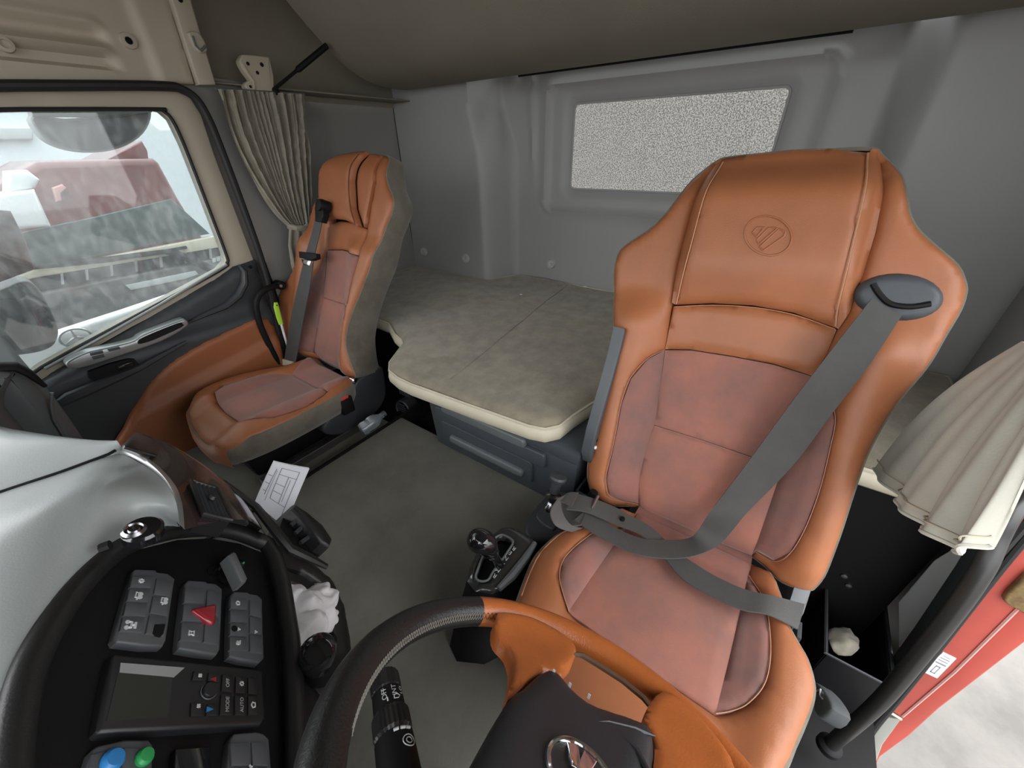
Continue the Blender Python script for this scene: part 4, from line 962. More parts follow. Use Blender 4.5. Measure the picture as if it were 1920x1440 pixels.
# find a frame on the brown panel for its vents
def vent(cpx, quad, nsl, name, depth=.0):
    c = None
    R_ = np.array([p for r in rows for p in r]); best = 1e9
    for p in R_:
        v = RW.T@(p-CAM); q = CC+FPX*v[:2]/v[2]; d = np.hypot(*(q-np.array(cpx)))
        if d < best: best, c = d, p
    nn = nrm(A(.72, -.25, .64)); f = Frame(c+nn*.004, A(0, 1, 0)-nn*nn[1], np.cross(nn, A(0, 1, 0)))
    if f.n@nn < 0: f.flip()
    P = f.pxs(quad); t = mk(name, prism(f, P, -.03, .001), 'black', da)
    Pa = np.array(P)
    for i in range(nsl):
        s = (i+.5)/nsl; a = Pa[0]*(1-s)+Pa[1]*s; b = Pa[3]*(1-s)+Pa[2]*s
        mk('slat', tube([f.w(*a, .001), f.w(*b, .001)], .0036, 6, flat=.5), 'plastic_dark', t)
    fr_ = [f.w(*q, .002) for q in dens(P, .01)]
    mk('vent_frame', tube(fr_, .003, 6, closed=True), 'black_soft', t)
    q = (Pa[0]+Pa[1]+Pa[2]+Pa[3])/4; mk('vent_knob', lathe(f.w(*q, .003), f.n, [(.004, 0), (.006, .004), (.004, .008), (.001, .009)], 10), 'black_soft', t)
vent((393, 940), [(357, 903), (404, 917), (432, 978), (380, 966)], 6, 'vent')
vent((462, 970), [(432, 926), (446, 932), (488, 992), (466, 982)], 4, 'vent')
vent((345, 885), [(318, 868), (340, 872), (383, 902), (352, 893)], 4, 'vent')
# lock cap on the hood and small ignition slot
def on_hood(px, py, z=.60): return onz(px, py, z)
lc = on_hood(268, 993, .605)
lk = mk('cap_plate', lathe(lc, (.25, -.2, .9), [(.020, -.01), (.020, .001), (.017, .004), (.010, .005), (.001, .005)], 24), 'gloss_black', da)
mk('lock', lathe(on_hood(252, 999, .607), (.25, -.2, .9), [(.012, -.004), (.012, .005), (.009, .008), (.007, .006), (.005, .008), (.001, .008)], 20), 'chrome_dark', lk)
mk('key_slot', box(on_hood(252, 999, .607)+nrm(A(.25, -.2, .9))*.008, (.002, .007, .003)), 'black', lk)
mk('hood_slot', tube([on_hood(188, 1029, .605), on_hood(207, 1022, .605)], .006, 8), 'black', da)

# black console: back plate, thick frame, right column
con = [(30, 1560), (30, 1440), (45, 1335), (70, 1246), (118, 1158), (167, 1095), (220, 1047), (262, 1025), (340, 1006), (400, 1004), (455, 1014), (500, 1032), (520, 1080), (532, 1180), (540, 1300), (540, 1560)]
P = FN.pxs(con)
mk('console_plate', panel(FN, P, lambda u, t: -.007*np.ones(len(u)), res=.03, pil=0, skirt=.05), 'black', da, smooth=40)
mk('console_frame', tube([q for q in rim]+[cn(515, 1045, .012), cn(530, 1100, .01), cn(545, 1200, .01), cn(552, 1300, .008), cn(556, 1440, .008), cn(560, 1600, .008)], .013, 12), 'black_soft', da)
# lower right shelf with the tray that holds the rag
shf = [(500, 1015), (520, 1010), (560, 1035), (600, 1055), (632, 1085), (652, 1130), (664, 1190), (668, 1240), (640, 1300), (600, 1380), (585, 1560), (545, 1560), (545, 1300), (535, 1150), (525, 1060)]
hole_ = [(530, 1052), (575, 1066), (612, 1092), (630, 1135), (640, 1190), (636, 1225), (600, 1232), (555, 1210), (540, 1150), (532, 1090)]
mk('shelf', panel(FN, FN.pxs(shf), lambda u, t: -.004*np.ones(len(u)), res=.012, pil=.006, rim=.012, skirt=.06, holes=[FN.pxs(hole_)]), 'black_soft', da, smooth=50)
mk('shelf_tray', panel(FN, FN.pxs([(522, 1045), (640, 1080), (655, 1240), (545, 1240)]), lambda u, t: -.06*np.ones(len(u)), res=.03, pil=0, skirt=.02), 'black', da, smooth=40)
mk('shelf_step', prism(FN, FN.pxs([(533, 1055), (576, 1069), (606, 1090), (600, 1100), (560, 1084), (534, 1075)]), -.055, -.012, .006), 'black_soft', da)
# outer fin and slotted pocket that holds the paper
mk('console_fin', tube([cn(*p, .03) for p in ((232, 838), (330, 866), (420, 905), (480, 950), (520, 1000), (545, 1030), (580, 1046), (612, 1062))], [.004, .006, .008, .011, .014, .014, .012, .008], 8, flat=.6), 'black_soft', da)
pk = [(544, 958), (560, 966), (585, 990), (605, 1015), (612, 1028), (600, 1036), (575, 1030), (548, 1008), (535, 985)]
pkt = mk('pocket', prism(FN, FN.pxs(pk), -.06, -.02, .0), 'black', da)
mk('pocket_flap', prism(FN, FN.pxs([(545, 950), (570, 965), (600, 990), (618, 1018), (613, 1030), (598, 1022), (578, 998), (560, 975), (543, 958)]), -.05, .012, .01), 'black_soft', da)
for q in (((553, 1000), (566, 988)), ((563, 1018), (582, 1004)), ((545, 985), (556, 975))):
    mk('pocket_slat', tube([cn(*q[0], -.015), cn(*q[1], -.005)], .005, 6), 'plastic_dark', pkt)

# switch blocks
def cells(quad, n, side):
    return [(quad[0]*(1-a)+quad[3]*a, quad[1]*(1-a)+quad[2]*a) for a in np.linspace(0, 1, n+1)]
def swblock(out, split, rows_l, rows_r, syms):
    P = FN.pxs(out); b = mk('switch_block', prism(FN, [tuple(q) for q in P], -.008, .003, .003), 'plastic_switch', da)
    # two columns of rockers: left (image) quad and right quad; split: quads in pixels tl,tr,br,bl
    for quad, n in ((split[0], rows_l), (split[1], rows_r)):
        q = [np.array(FN.px(*p, .004)) for p in quad]; c = q[0]*.25+q[1]*.25+q[2]*.25+q[3]*.25
        for i in range(n):
            a, d = i/n+.012, (i+1)/n-.012
            pts = [q[0]*(1-a)+q[3]*a, q[1]*(1-a)+q[2]*a, q[1]*(1-d)+q[2]*d, q[0]*(1-d)+q[3]*d]
            m = sum(pts)/4; pts = [tuple(m+(p-m)*.965) for p in pts]
            mk('rocker', prism(FN, pts, .001, .0052, .0014, 2), 'plastic_switch', b)
    for kind, px, py in syms: symbol(kind, px, py, b)
    return b
def symbol(kind, px, py, par, k=.5):
    u, t = FN.px(px, py, .0056); h = .0056; g = []
    def ln(pts, r=.0009*1.2): g.append(tube([FN.w(u+a*k, t+b*k, h) for a, b in pts], r, 5))
    def dot(a, b, r): g.append(lathe(FN.w(u+a*k, t+b*k, h-.0008), FN.n, [(r, 0), (r, .001), (.0003, .001)], 12))
    if kind == 'sun':
        ln([(.004*math.cos(a), .004*math.sin(a)) for a in np.linspace(0, 6.283, 12)])
        for a in np.linspace(0, 6.283, 9)[:-1]: ln([(.0055*math.cos(a), .0055*math.sin(a)), (.0072*math.cos(a), .0072*math.sin(a))], .0006)
    if kind == 'truck':
        ln([(-.008, -.002), (.008, -.002), (.008, .004), (-.006, .004), (-.008, -.002)]); dot(-.004, -.006, .0028); dot(.005, -.006, .0028); ln([(-.010, .0), (-.0125, .0)])
    if kind == 'axle':
        ln([(-.007, .006), (-.007, .0), (.007, .0), (.007, .007)], .0016); ln([(.0, .0), (.0, -.006)], .0016); ln([(-.007, -.008), (.007, -.008)], .0018); dot(-.007, .008, .0025); dot(.007, .008, .0025)
    if kind == 'diff':
        ln([(-.006, .005), (.006, .005), (.003, -.001), (.006, -.007), (-.006, -.007), (-.003, -.001), (-.006, .005)], .0012)
    if kind == 'lamp':
        ln([(-.004, -.003), (.004, -.003), (.006, .004), (0, .007), (-.006, .004), (-.004, -.003)], .0012)
    if kind == 'asr':
        ln([(.005*math.cos(a), .005*math.sin(a)) for a in np.linspace(.5, 6, 12)], .0011); ln([(-.005, .006), (.006, -.006)], .0012)
    if kind == 'mark': ln([(-.004, .003), (0, .0), (.004, .003)], .001); ln([(0, .0), (0, -.004)], .001)
    if kind == 'fan':
        for a in (0.4, 1.97, 3.54, 5.11): ln([(.001*math.cos(a), .001*math.sin(a)), (.005*math.cos(a+.3), .005*math.sin(a+.3)), (.004*math.cos(a+.9), .004*math.sin(a+.9)), (.0, .0)], .0009)
    if g: mk('symbol', join(*g), 'print_white', par)
b1 = swblock([(246, 1073), (252, 1069), (290, 1071), (292, 1075), (312, 1077), (326, 1088), (322, 1112), (309, 1203), (303, 1214), (268, 1214), (215, 1207), (211, 1200), (228, 1140)],
        ([(247, 1079), (287, 1080), (266, 1189), (222, 1186)], [(293, 1083), (323, 1090), (308, 1196), (271, 1191)]), 4, 3, [('sun', 265, 1089), ('truck', 258, 1116), ('truck', 306, 1126), ('axle', 246, 1172)])
mk('missing_switch', prism(FN, FN.pxs([(290, 1171), (310, 1170), (306, 1188), (302, 1193), (286, 1188)], .0055), .001, .0058), 'black', b1)
b2 = swblock([(344, 1098), (350, 1090), (384, 1092), (386, 1095), (402, 1096), (415, 1107), (413, 1160), (410, 1220), (404, 1230), (370, 1226), (332, 1219), (331, 1212), (338, 1150)],
        ([(346, 1101), (384, 1103), (377, 1206), (336, 1203)], [(388, 1105), (413, 1110), (408, 1212), (380, 1207)]), 3, 2, [('diff', 358, 1187)])
q = FN.pxs([(359, 1146), (364, 1141), (400, 1134), (405, 1137), (403, 1168), (398, 1172), (392, 1171)], .007)
hz = mk('hazard_button', prism(FN, q, .002, .010, .004, 3), 'hazard_red', b2)
b3 = swblock([(430, 1118), (436, 1111), (462, 1112), (466, 1115), (480, 1117), (490, 1126), (491, 1180), (493, 1236), (484, 1245), (450, 1240), (427, 1233), (428, 1180)],
        ([(431, 1120), (463, 1122), (463, 1223), (429, 1221)], [(467, 1124), (489, 1130), (491, 1228), (467, 1224)]), 4, 3, [('lamp', 447, 1131), ('mark', 448, 1180), ('asr', 447, 1205), ('mark', 480, 1185)])
mk('knob_hole', lathe(cn(439, 1179, .005), FN.n, [(.0045, -.002), (.0045, .001), (.0008, .001)], 14), 'black', b3)
b4 = swblock([(428, 1390), (436, 1378), (478, 1374), (492, 1378), (502, 1388), (506, 1440), (510, 1500), (430, 1500), (424, 1440)],
        ([(430, 1392), (466, 1390), (470, 1490), (434, 1490)], [(470, 1390), (499, 1392), (506, 1490), (474, 1490)]), 2, 2, [('mark', 470, 1438)])
b5 = swblock([(169, 1410), (178, 1402), (230, 1390), (276, 1390), (284, 1400), (283, 1450), (278, 1500), (150, 1500), (160, 1440)],
        ([(172, 1413), (224, 1401), (216, 1490), (160, 1490)], [(230, 1400), (280, 1402), (276, 1490), (222, 1490)]), 1, 1, [])
mk('blue_button', lathe(cn(207, 1429, .004), FN.n, [(.0095, 0), (.0095, .004), (.007, .007), (.001, .0075)], 18), 'blue_btn', b5)
mk('green_button', lathe(cn(267, 1423, .004), FN.n, [(.0078, 0), (.0078, .004), (.006, .0065), (.001, .007)], 18), 'green_btn', b5)
mk('empty_socket', prism(FN, FN.pxs([(328, 1405), (394, 1400), (394, 1490), (322, 1490)]), -.008, .001, .002), 'gloss_black', da)
# climate panel
cp = mk('climate_panel', prism(FN, [tuple(p) for p in FN.pxs([(203, 1236), (211, 1230), (340, 1243), (482, 1258), (490, 1264), (494, 1350), (486, 1362), (340, 1370), (182, 1379), (177, 1374), (190, 1300)])], -.01, .004, .004), 'plastic_panel', da)
mk('screen_bezel', prism(FN, FN.pxs([(226, 1243), (346, 1252), (326, 1270), (224, 1261)], .0045), .0, .0048, .0), 'silver_trim', cp)
mk('screen', prism(FN, FN.pxs([(222, 1260), (324, 1270), (314, 1345), (200, 1351)], .0045), .0, .0045, .0), 'lcd', cp)
mk('rotary_knob', lathe(cn(391, 1296, .004), FN.n, [(.0085, 0), (.0085, .003), (.0078, .004), (.001, .004)], 24), 'plastic_panel', cp)
mk('knob_ring', tube([cn(391, 1296, .005)+(FN.u*math.cos(a)+FN.t*math.sin(a))*.009 for a in np.linspace(0, 6.283, 25)[:-1]], .0008, 5, closed=True), 'plastic_grey', cp)
for q in ([(363, 1258), (386, 1260), (382, 1276), (360, 1275)], [(391, 1261), (413, 1263), (411, 1279), (389, 1277)], [(417, 1264), (437, 1266), (436, 1298), (415, 1296)], [(442, 1268), (460, 1270), (460, 1300), (441, 1299)], [(465, 1271), (482, 1273), (483, 1302), (465, 1301)], [(358, 1318), (384, 1319), (380, 1342), (357, 1343)], [(389, 1320), (409, 1320), (408, 1342), (386, 1342)], [(414, 1302), (435, 1303), (436, 1341), (412, 1341)], [(440, 1304), (460, 1304), (461, 1341), (440, 1341)], [(465, 1305), (483, 1305), (484, 1340), (465, 1341)]):
    mk('button', prism(FN, FN.pxs(q, .0055), .003, .006, .0012, 2), 'plastic_panel', cp)
LU = (1, 0)
for txt, px, py, sz in (('OFF', 427.5, 1280, .0062), ('MODE', 427, 1320, .0062), ('AUTO', 454, 1321, .0062)):
    u, t = FN.px(px, py, .0063); letters(txt, FN, u, t, sz, .0063, (1, 0), 'print_white', cp)
for kd, px, py in (('fan', 375, 1267), ('fan', 372, 1324), ('sun', 453, 1282), ('lamp', 476, 1322)): symbol(kd, px, py, cp, .5)
u, t = FN.px(403, 1270, .0092); mk('red_mark', prism(FN, [(u-.003, t-.004), (u+.003, t-.004), (u, t+.004)], .005, .0063), 'hazard_red', cp)
u, t = FN.px(398, 1326, .0092); mk('blue_mark', prism(FN, [(u-.003, t+.004), (u+.003, t+.004), (u, t-.004)], .005, .0063), 'blue_btn', cp)
# phone charger plugged into the socket
ch_ = thing('charger_plug', 'small grey charger plug in the console socket above the switches', 'charger', cn(432, 1085))
mk('socket_ring', lathe(cn(425, 1078, -.006), FN.n, [(.018, 0), (.018, .006), (.014, .008), (.013, .003), (.001, .003)], 22), 'gloss_black', ch_)
mk('plug', lathe(cn(428, 1079, -.004), nrm(FN.n+FN.t*.2), [(.011, 0), (.012, .018), (.010, .026), (.001, .027)], 18), 'gloss_black', ch_)
f = Frame(cn(443, 1066, .024), FN.u*.9+FN.t*.2, FN.t-FN.u*.2); f = f if f.n@FN.n > 0 else f.flip()
mk('plug_head', prism(f, FN.pxs([(425, 1044), (434, 1037), (440, 1040), (461, 1087), (458, 1094), (450, 1096)], .03) if 0 else [tuple(p) for p in f.pxs([(425, 1044), (434, 1037), (440, 1040), (461, 1087), (458, 1094), (450, 1096)])], -.014, .004, .003), 'plastic_grey', ch_)
mk('plug_lamp', lathe(f.w(*f.px(454, 1058), .002), f.n, [(.0016, 0), (.0016, .002), (.0003, .002)], 8), 'green_btn', ch_)
mk('spare_hole', lathe(cn(400, 1074, -.008), FN.n, [(.011, 0), (.011, .003), (.001, .003)], 16), 'gloss_black', da)

# parking valve knob on the lower console
vk = thing('brake_knob', 'glossy black push knob on the console shelf beside the white rag', 'knob', cn(600, 1290, -.004))
kb = cn(600, 1290, -.02); kt = cn(596, 1222, .045); axk = nrm(kt-kb)
mk('stem', tube([kb, kt], .019, 14), 'black', vk)
mk('knob', lathe(kt, axk, [(.020, -.03), (.024, -.012), (.0255, 0), (.024, .008), (.016, .013), (.001, .015)], 22), 'gloss_black', vk)
mk('collar', lathe(kb, FN.n, [(.035, -.005), (.035, .02), (.025, .026), (.02, .026)], 18), 'black_soft', vk)

# ------------------------------------------------------------------ steering wheel
th, psi = .6768, -.0369
WN = A(math.sin(th)*math.cos(psi), math.sin(th)*math.sin(psi), math.cos(th))
FW = Frame((.1211, .0265, .4791), (0, -1, 0), np.cross(WN, A(0, -1, 0)))
if FW.n@WN < 0: FW.flip()
RR, RT = .2345, .0198
sw = thing('steering_wheel', 'black and orange leather steering wheel in the lower foreground', 'steering wheel', (.121, .027, .26))
def wang(px, py):
    u, t = FW.px(px, py); return math.atan2(t, u)
def arcw(a0, a1, n=60): return [FW.w(RR*math.cos(a), RR*math.sin(a)) for a in np.linspace(a0, a1, n)]
aS = wang(894, 1143); 
# go round: find the direction towards the left (black) side
aB = wang(600, 1380)
dlt = (aB-aS+math.pi) % (2*math.pi)-math.pi
sg = 1 if dlt > 0 else -1
blk_end = aS+sg*math.radians(118)
mk('rim_black', tube(arcw(aS, blk_end), RT, 16, up=FW.n), 'leather_black', sw)
aO = aS-sg*math.radians(125)
mk('rim_orange', tube(arcw(aS, aO), RT*1.005, 16, up=FW.n), 'leather_wheel', sw)
mk('rim_black', tube(arcw(blk_end, aO-sg*0+(2*math.pi*sg) if sg*(aO+2*math.pi*sg-blk_end) > 0 else aO), RT, 16, up=FW.n), 'leather_black', sw)
def stitch(a0, a1, n, m, par, off=2.35):
    g = []
    for i in range(n):
        a = a0+(a1-a0)*i/n; b = a0+(a1-a0)*(i+.9)/n
        for s1, s2 in ((-.22, .22), (.22, -.22)):
            def pt(an, ph): 
                c = FW.w(RR*math.cos(an), RR*math.sin(an)); rd = -(FW.u*math.cos(an)+FW.t*math.sin(an))
                return c+(rd*math.cos(ph)+FW.n*math.sin(ph))*RT*1.015
            g.append(tube([pt(a, .30+s1), pt(b, .30+s2)], .0006, 4))
    return mk('stitching', join(*g), m, par)
stitch(aS, aS+sg*math.radians(72), 62, 'thread_grey', sw)
stitch(aS, aS-sg*math.radians(16), 9, 'thread_brown', sw)
# orange spokes
def spoke(px, h, m, name, smooth_=3, thick=.03, pil=.012, rimw=.02):
    P = [tuple(q) for q in catmull(FW.pxs(px, h), smooth_, True)]
    hf = (lambda u, t: h*np.ones(len(u))) if name != 'spoke' else (lambda u, t: .009+(RT-.0085)*ss(np.hypot(u, t), .165, .233))
    return mk(name, panel(FW, P, hf, res=.006, pil=pil, rim=rimw, skirt=thick), m, sw, smooth=60)
spoke([(935, 1146), (960, 1146), (1000, 1155), (1050, 1178), (1082, 1202), (1082, 1220), (1069, 1233), (1060, 1243), (1057, 1252), (1027, 1240), (987, 1270), (958, 1295), (966, 1255), (968, 1225), (959, 1200), (948, 1188), (938, 1178), (932, 1164)], .018, 'leather_wheel', 'spoke', 2, .02, .003, .008)
spoke([(1212, 1328), (1245, 1296), (1300, 1335), (1345, 1385), (1378, 1440), (1385, 1520), (1300, 1560), (1215, 1500), (1228, 1440), (1232, 1380)], .016, 'leather_wheel', 'spoke', 3, .02, .003, .008)
mk('hole_stitching', tube([FW.w(*FW.px(*p, .006), .006) for p in ((1068, 1232), (1078, 1227), (1092, 1229), (1120, 1246), (1167, 1276), (1207, 1309), (1223, 1332))], [.002, .003, .004, .004, .004, .004, .002], 6), 'thread_brown', sw)
# airbag cover and badge
hub = [(957, 1296), (987, 1270), (1027, 1240), (1057, 1254), (1078, 1279), (1107, 1302), (1135, 1314), (1217, 1343), (1234, 1375), (1231, 1415), (1222, 1460), (1190, 1560), (1060, 1640), (900, 1600), (850, 1500), (890, 1410)]
hb = spoke(hub, .022, 'black_hub', 'airbag_cover', 2, .06, .016, .03)
mk('cover_crease', tube([FW.w(*FW.px(*p, .022), .0195) for p in ((1085, 1352), (1140, 1350), (1190, 1362), (1230, 1376))], [.001, .0038, .004, .001], 6), 'black_hub', hb)
mk('cover_crease', tube([FW.w(*FW.px(*p, .022), .0195) for p in ((1120, 1352), (1165, 1375), (1195, 1405), (1215, 1440))], [.001, .0038, .004, .003], 6), 'black_hub', hb)
ec = FW.px(1088, 1446, .025)
em = mk('badge_ring', tube([FW.w(ec[0]+.031*math.cos(a), ec[1]+.031*math.sin(a), .024) for a in np.linspace(0, 2*math.pi, 41)[:-1]], .0028, 8, closed=True), 'chrome', hb)
mk('badge_base', lathe(FW.w(*ec, .016), FW.n, [(.036, 0), (.036, .006), (.030, .008), (.001, .008)], 28), 'black_hub', hb)
def bp_(a, b): return (ec[0]+a, ec[1]+b)
for tri in ([bp_(-.020, .014), bp_(-.010, .021), bp_(.0, -.002), bp_(-.008, -.006)], [bp_(-.004, .021), bp_(.010, .020), bp_(.006, -.018), bp_(-.004, -.010)], [bp_(.014, .017), bp_(.023, .011), bp_(.012, -.020), bp_(.008, -.016)]):
    mk('badge_mark', prism(FW, tri, .022, .029, .0015, 2), 'chrome', hb)
for p in ((1041, 1252), (1071, 1277), (1107, 1298)):
    u, t = FW.px(*p, .024); mk('button_mark', prism(FW, [(u-.0016, t-.0006), (u+.0016, t-.0006), (u+.0016, t+.0006), (u-.0016, t+.0006)], .016, .0215), 'print_white', hb)
mk('column', tube([FW.w(0, 0, -.02), FW.w(0, 0, -.12), FW.w(.0, .02, -.42)], [.06, .075, .085], 16), 'black', sw)
# wiper stalk
p0 = onz(752, 1470, .41); p1 = onz(720, 1268, .39)
ax = nrm(p1-p0); L_ = np.linalg.norm(p1-p0)
stk = thing('wiper_stalk', 'black wiper stalk with knurled end and white markings below the wheel', 'stalk', p0)
mk('shaft', tube([p0-ax*.12, p0, p0+ax*L_*.36, p0+ax*L_*.37], [.024, .0235, .0225, .020], 18), 'black', stk)
def knurl(a, b, r, n=26):
    rows = []
    for s in (a, a+.004, b-.004, b):
        rr = r*(.9 if s in (a, b) else 1); row = []
        e1 = nrm(np.cross(ax, A(0, 0, 1))); e2 = np.cross(ax, e1)
        for k in range(n*2): 
            an = 2*math.pi*k/(n*2); q = rr*(1 if k % 2 else .93); row.append(p0+ax*s+(e1*math.cos(an)+e2*math.sin(an))*q)
        rows.append(row)
    V, F = loft(rows, True); n2 = len(rows[0]); F += [tuple(range(n2))[::-1], tuple(3*n2+i for i in range(n2))]; return V, F
mk('knurled_ring', knurl(L_*.37, L_*.60, .0228), 'black_soft', stk, smooth=20)
mk('sleeve', tube([p0+ax*L_*.59, p0+ax*L_*.61, p0+ax*L_*.80], [.019, .0195, .0188], 20), 'black', stk)
mk('knurled_tip', knurl(L_*.79, L_*1.0, .0192, 22), 'black_soft', stk, smooth=20)
vdir = nrm(CAM-(p0+ax*L_*.7)); sd = nrm(np.cross(ax, vdir)); vn = nrm(np.cross(sd, ax)); vn = vn if vn@vdir > 0 else -vn
def curved_text(txt, s, ang, size, r):
    cu = bpy.data.curves.new('txt', 'FONT'); cu.body = txt; cu.align_x = 'CENTER'; cu.align_y = 'CENTER'
    ob_ = bpy.data.objects.new('txt', cu); COL.objects.link(ob_); bpy.context.view_layer.update()
    me = bpy.data.meshes.new_from_object(ob_.evaluated_get(bpy.context.evaluated_depsgraph_get()))
    V = [A(*v.co) for v in me.vertices]; F = [tuple(p.vertices) for p in me.polygons]; bpy.data.objects.remove(ob_); bpy.data.meshes.remove(me)
    W = []
    for v in V:
        an = ang-v[1]*size/r; W.append(p0+ax*(s+v[0]*size)+(vn*math.cos(an)+sdr_*math.sin(an))*r)
    mk('lettering', (W, F), 'print_white', stk, smooth=0)
sdr_ = nrm(np.cross(vn, ax)); 
_v = RW.T@sdr_
if _v[0] < 0: sdr_ = -sdr_
curved_text('OFF', L_*.715, -.15, .0085, .0196); curved_text('INT', L_*.725, .5, .0085, .0196); curved_text('LO', L_*.73, 1.05, .0075, .0196)
def cmark(pts, r, rr=.0009):
    mk('marking', tube([p0+ax*s+(vn*math.cos(a)+sdr_*math.sin(a))*r for s, a in pts], rr, 5), 'print_white', stk)
cmark([(L_*.63, .0), (L_*.665, .0)], .0197)
cmark([(L_*.635, .42), (L_*.665, .42), (L_*.685, .62), (L_*.665, .85), (L_*.64, .72), (L_*.635, .42)], .0197, .0006)
for a in (.05, .40, .72): cmark([(L_*.335, a), (L_*.335, a+.25)], .0231, .0018)
cmark([(L_*.22+.006*math.cos(q), .75+.35*math.sin(q)) for q in np.linspace(0, 6.283, 16)], .0236, .0006)
cmark([(L_*.22+.003*math.cos(q), .75+.17*math.sin(q)) for q in np.linspace(0, 6.283, 12)], .0236, .0006)

# ------------------------------------------------------------------ gear selector
FG = Frame((.43, .36, .17), (0, -1, 0), (1, 0, 0)); FG.n = A(0, 0, 1)
gsx = thing('gear_selector', 'black gear selector console with glossy knob and white letters beside driver seat', 'gear selector', (.43, .35, 0))
top = [(880, 1062), (892, 1035), (922, 1000), (940, 987), (958, 984), (980, 994), (1004, 1012), (1004, 1022), (985, 1052), (962, 1083), (938, 1104), (922, 1110), (890, 1105), (874, 1085)]
P = FG.pxs(top)
gate = [(892, 1082), (897, 1065), (905, 1045), (918, 1020), (936, 1004), (950, 1006), (962, 1016), (955, 1030), (940, 1052), (925, 1072), (915, 1088), (900, 1090)]
rows = [[FG.w(u*k*(1+(m_-1)*.7 if u > 0 else 1), t*k*(m_ if t < 0 else 1), h) for u, t in P] for k, h, m_ in ((1, -.008, 1), (1.04, -.03, 1.05), (1.05, -.08, 1.35), (.98, -.165, 1.9))]
body = loft(rows, True); mk('pedestal', body, 'black', gsx, smooth=50)
tp = mk('top_plate', panel(FG, P, None, res=.012, pil=.008, rim=.010, skirt=.012, holes=[FG.pxs(gate)]), 'plastic_dark_gloss', gsx, smooth=50)
mk('gate_floor', panel(FG, FG.pxs(gate), lambda u, t: -.03*np.ones(len(u)), res=.02, pil=0, skirt=.0), 'black', tp)
mk('gate_rim', tube([FG.w(u, t, .001) for u, t in catmull([A(*p) for p in FG.pxs(gate)], 3, True)], .0028, 6, closed=True), 'plastic_grey', tp)
mk('side_rail', tube([FG.w(*FG.px(*p), .0) for p in ((1003, 1018), (985, 1048), (960, 1080), (935, 1104))], [.006, .010, .011, .007], 8), 'plastic_grey', gsx)
kb = FG.w(*FG.px(940, 1058), -.02); kt = onz(909, 1017, .262)
mk('lever', tube([kb, kb*.5+kt*.5, kt], [.012, .013, .015], 12), 'gloss_black', gsx)
axk = nrm(kt-kb)
kn = mk('knob', tube([kt-axk*.045, kt-axk*.02, kt+axk*.0, kt+axk*.014+A(-.008, .008, 0), kt+axk*.024+A(-.012, .012, 0), kt+axk*.028+A(-.014, .014, 0)], [.019, .027, .035, .035, .026, .006], 18, flat=.8), 'gloss_black', gsx, sub=1)
mk('knob_band', tube([kt-axk*.046, kt-axk*.038], .0175, 16), 'chrome', gsx)
for i, (ch, px, py) in enumerate((('R', 964, 1029), ('E', 957, 1037), ('N', 949, 1047), ('A', 942, 1058), ('M', 934, 1069), ('R', 928, 1080))):
    u, t = FG.px(px, py); letters(ch, FG, u, t, .0145, .0012, (-1, 0), 'print_white', tp)

# ------------------------------------------------------------------ parking brake unit and tray between seat and bunk box
pbk = thing('parking_brake', 'dark parking brake unit with tall plunger knob beside driver seat', 'brake lever', (.64, .34, 0))
FV = Frame((.62, .33, .13), (0, -1, 0), (1, 0, 0)); FV.n = A(0, 0, 1)
hs = [(984, 985), (1000, 955), (1022, 930), (1045, 918), (1085, 928), (1110, 945), (1085, 975), (1050, 1000), (1030, 1012), (1005, 1016), (988, 1003)]
P = FV.pxs(hs)
mk('housing', prism(FV, [tuple(q) for q in catmull(P, 3, True)], -.13, .0, .012), 'plastic_dark', pbk)
mk('gaiter_plate', prism(FV, [tuple(q) for q in catmull(FV.pxs([(1005, 968), (1018, 945), (1035, 935), (1060, 950), (1045, 985), (1030, 990)], .01), 3, True)], -.002, .010, .005), 'plastic_dark', pbk)
v0 = onz(1030, 958, .135); v1 = onz(1046, 897, .235); axv = nrm(v1-v0)
mk('clevis', lathe(v0+A(0, 0, -.005), axv, [(.018, 0), (.020, .015), (.012, .035), (.008, .04)], 16), 'chrome_dark', pbk)
mk('stem', tube([v0, v1], .010, 12), 'black', pbk)
mk('collar', lathe(v0+(v1-v0)*.45, axv, [(.012, -.008), (.022, -.002), (.022, .006), (.012, .012)], 18), 'chrome_dark', pbk)
mk('plunger', lathe(v1, axv, [(.013, -.045), (.014, -.012), (.023, -.006), (.025, .003), (.022, .009), (.001, .011)], 20), 'plastic_dark', pbk)
u, t = FV.px(1008, 990, -.02)
tray = thing('side_tray', 'open black plastic tray between driver seat and drawer unit', 'tray', (.83, .31, 0))
def open_box(x0, x1, y0, y1, z0, z1, w):
    return join(box(((x0+x1)/2, (y0+y1)/2, z0+w/2), (x1-x0, y1-y0, w)), box((x0+w/2, (y0+y1)/2, (z0+z1)/2), (w, y1-y0, z1-z0)), box((x1-w/2, (y0+y1)/2, (z0+z1)/2), (w, y1-y0, z1-z0)), box(((x0+x1)/2, y0+w/2, (z0+z1)/2), (x1-x0, w, z1-z0)), box(((x0+x1)/2, y1-w/2, (z0+z1)/2), (x1-x0, w, z1-z0)))
mk('tray_body', open_box(.74, .90, .262, .316, .0, .135, .008), 'plastic_dark', tray, bevel=.003)
mk('tray_divider', box((.82, .289, .06), (.008, .04, .10)), 'plastic_dark', tray, bevel=.002)

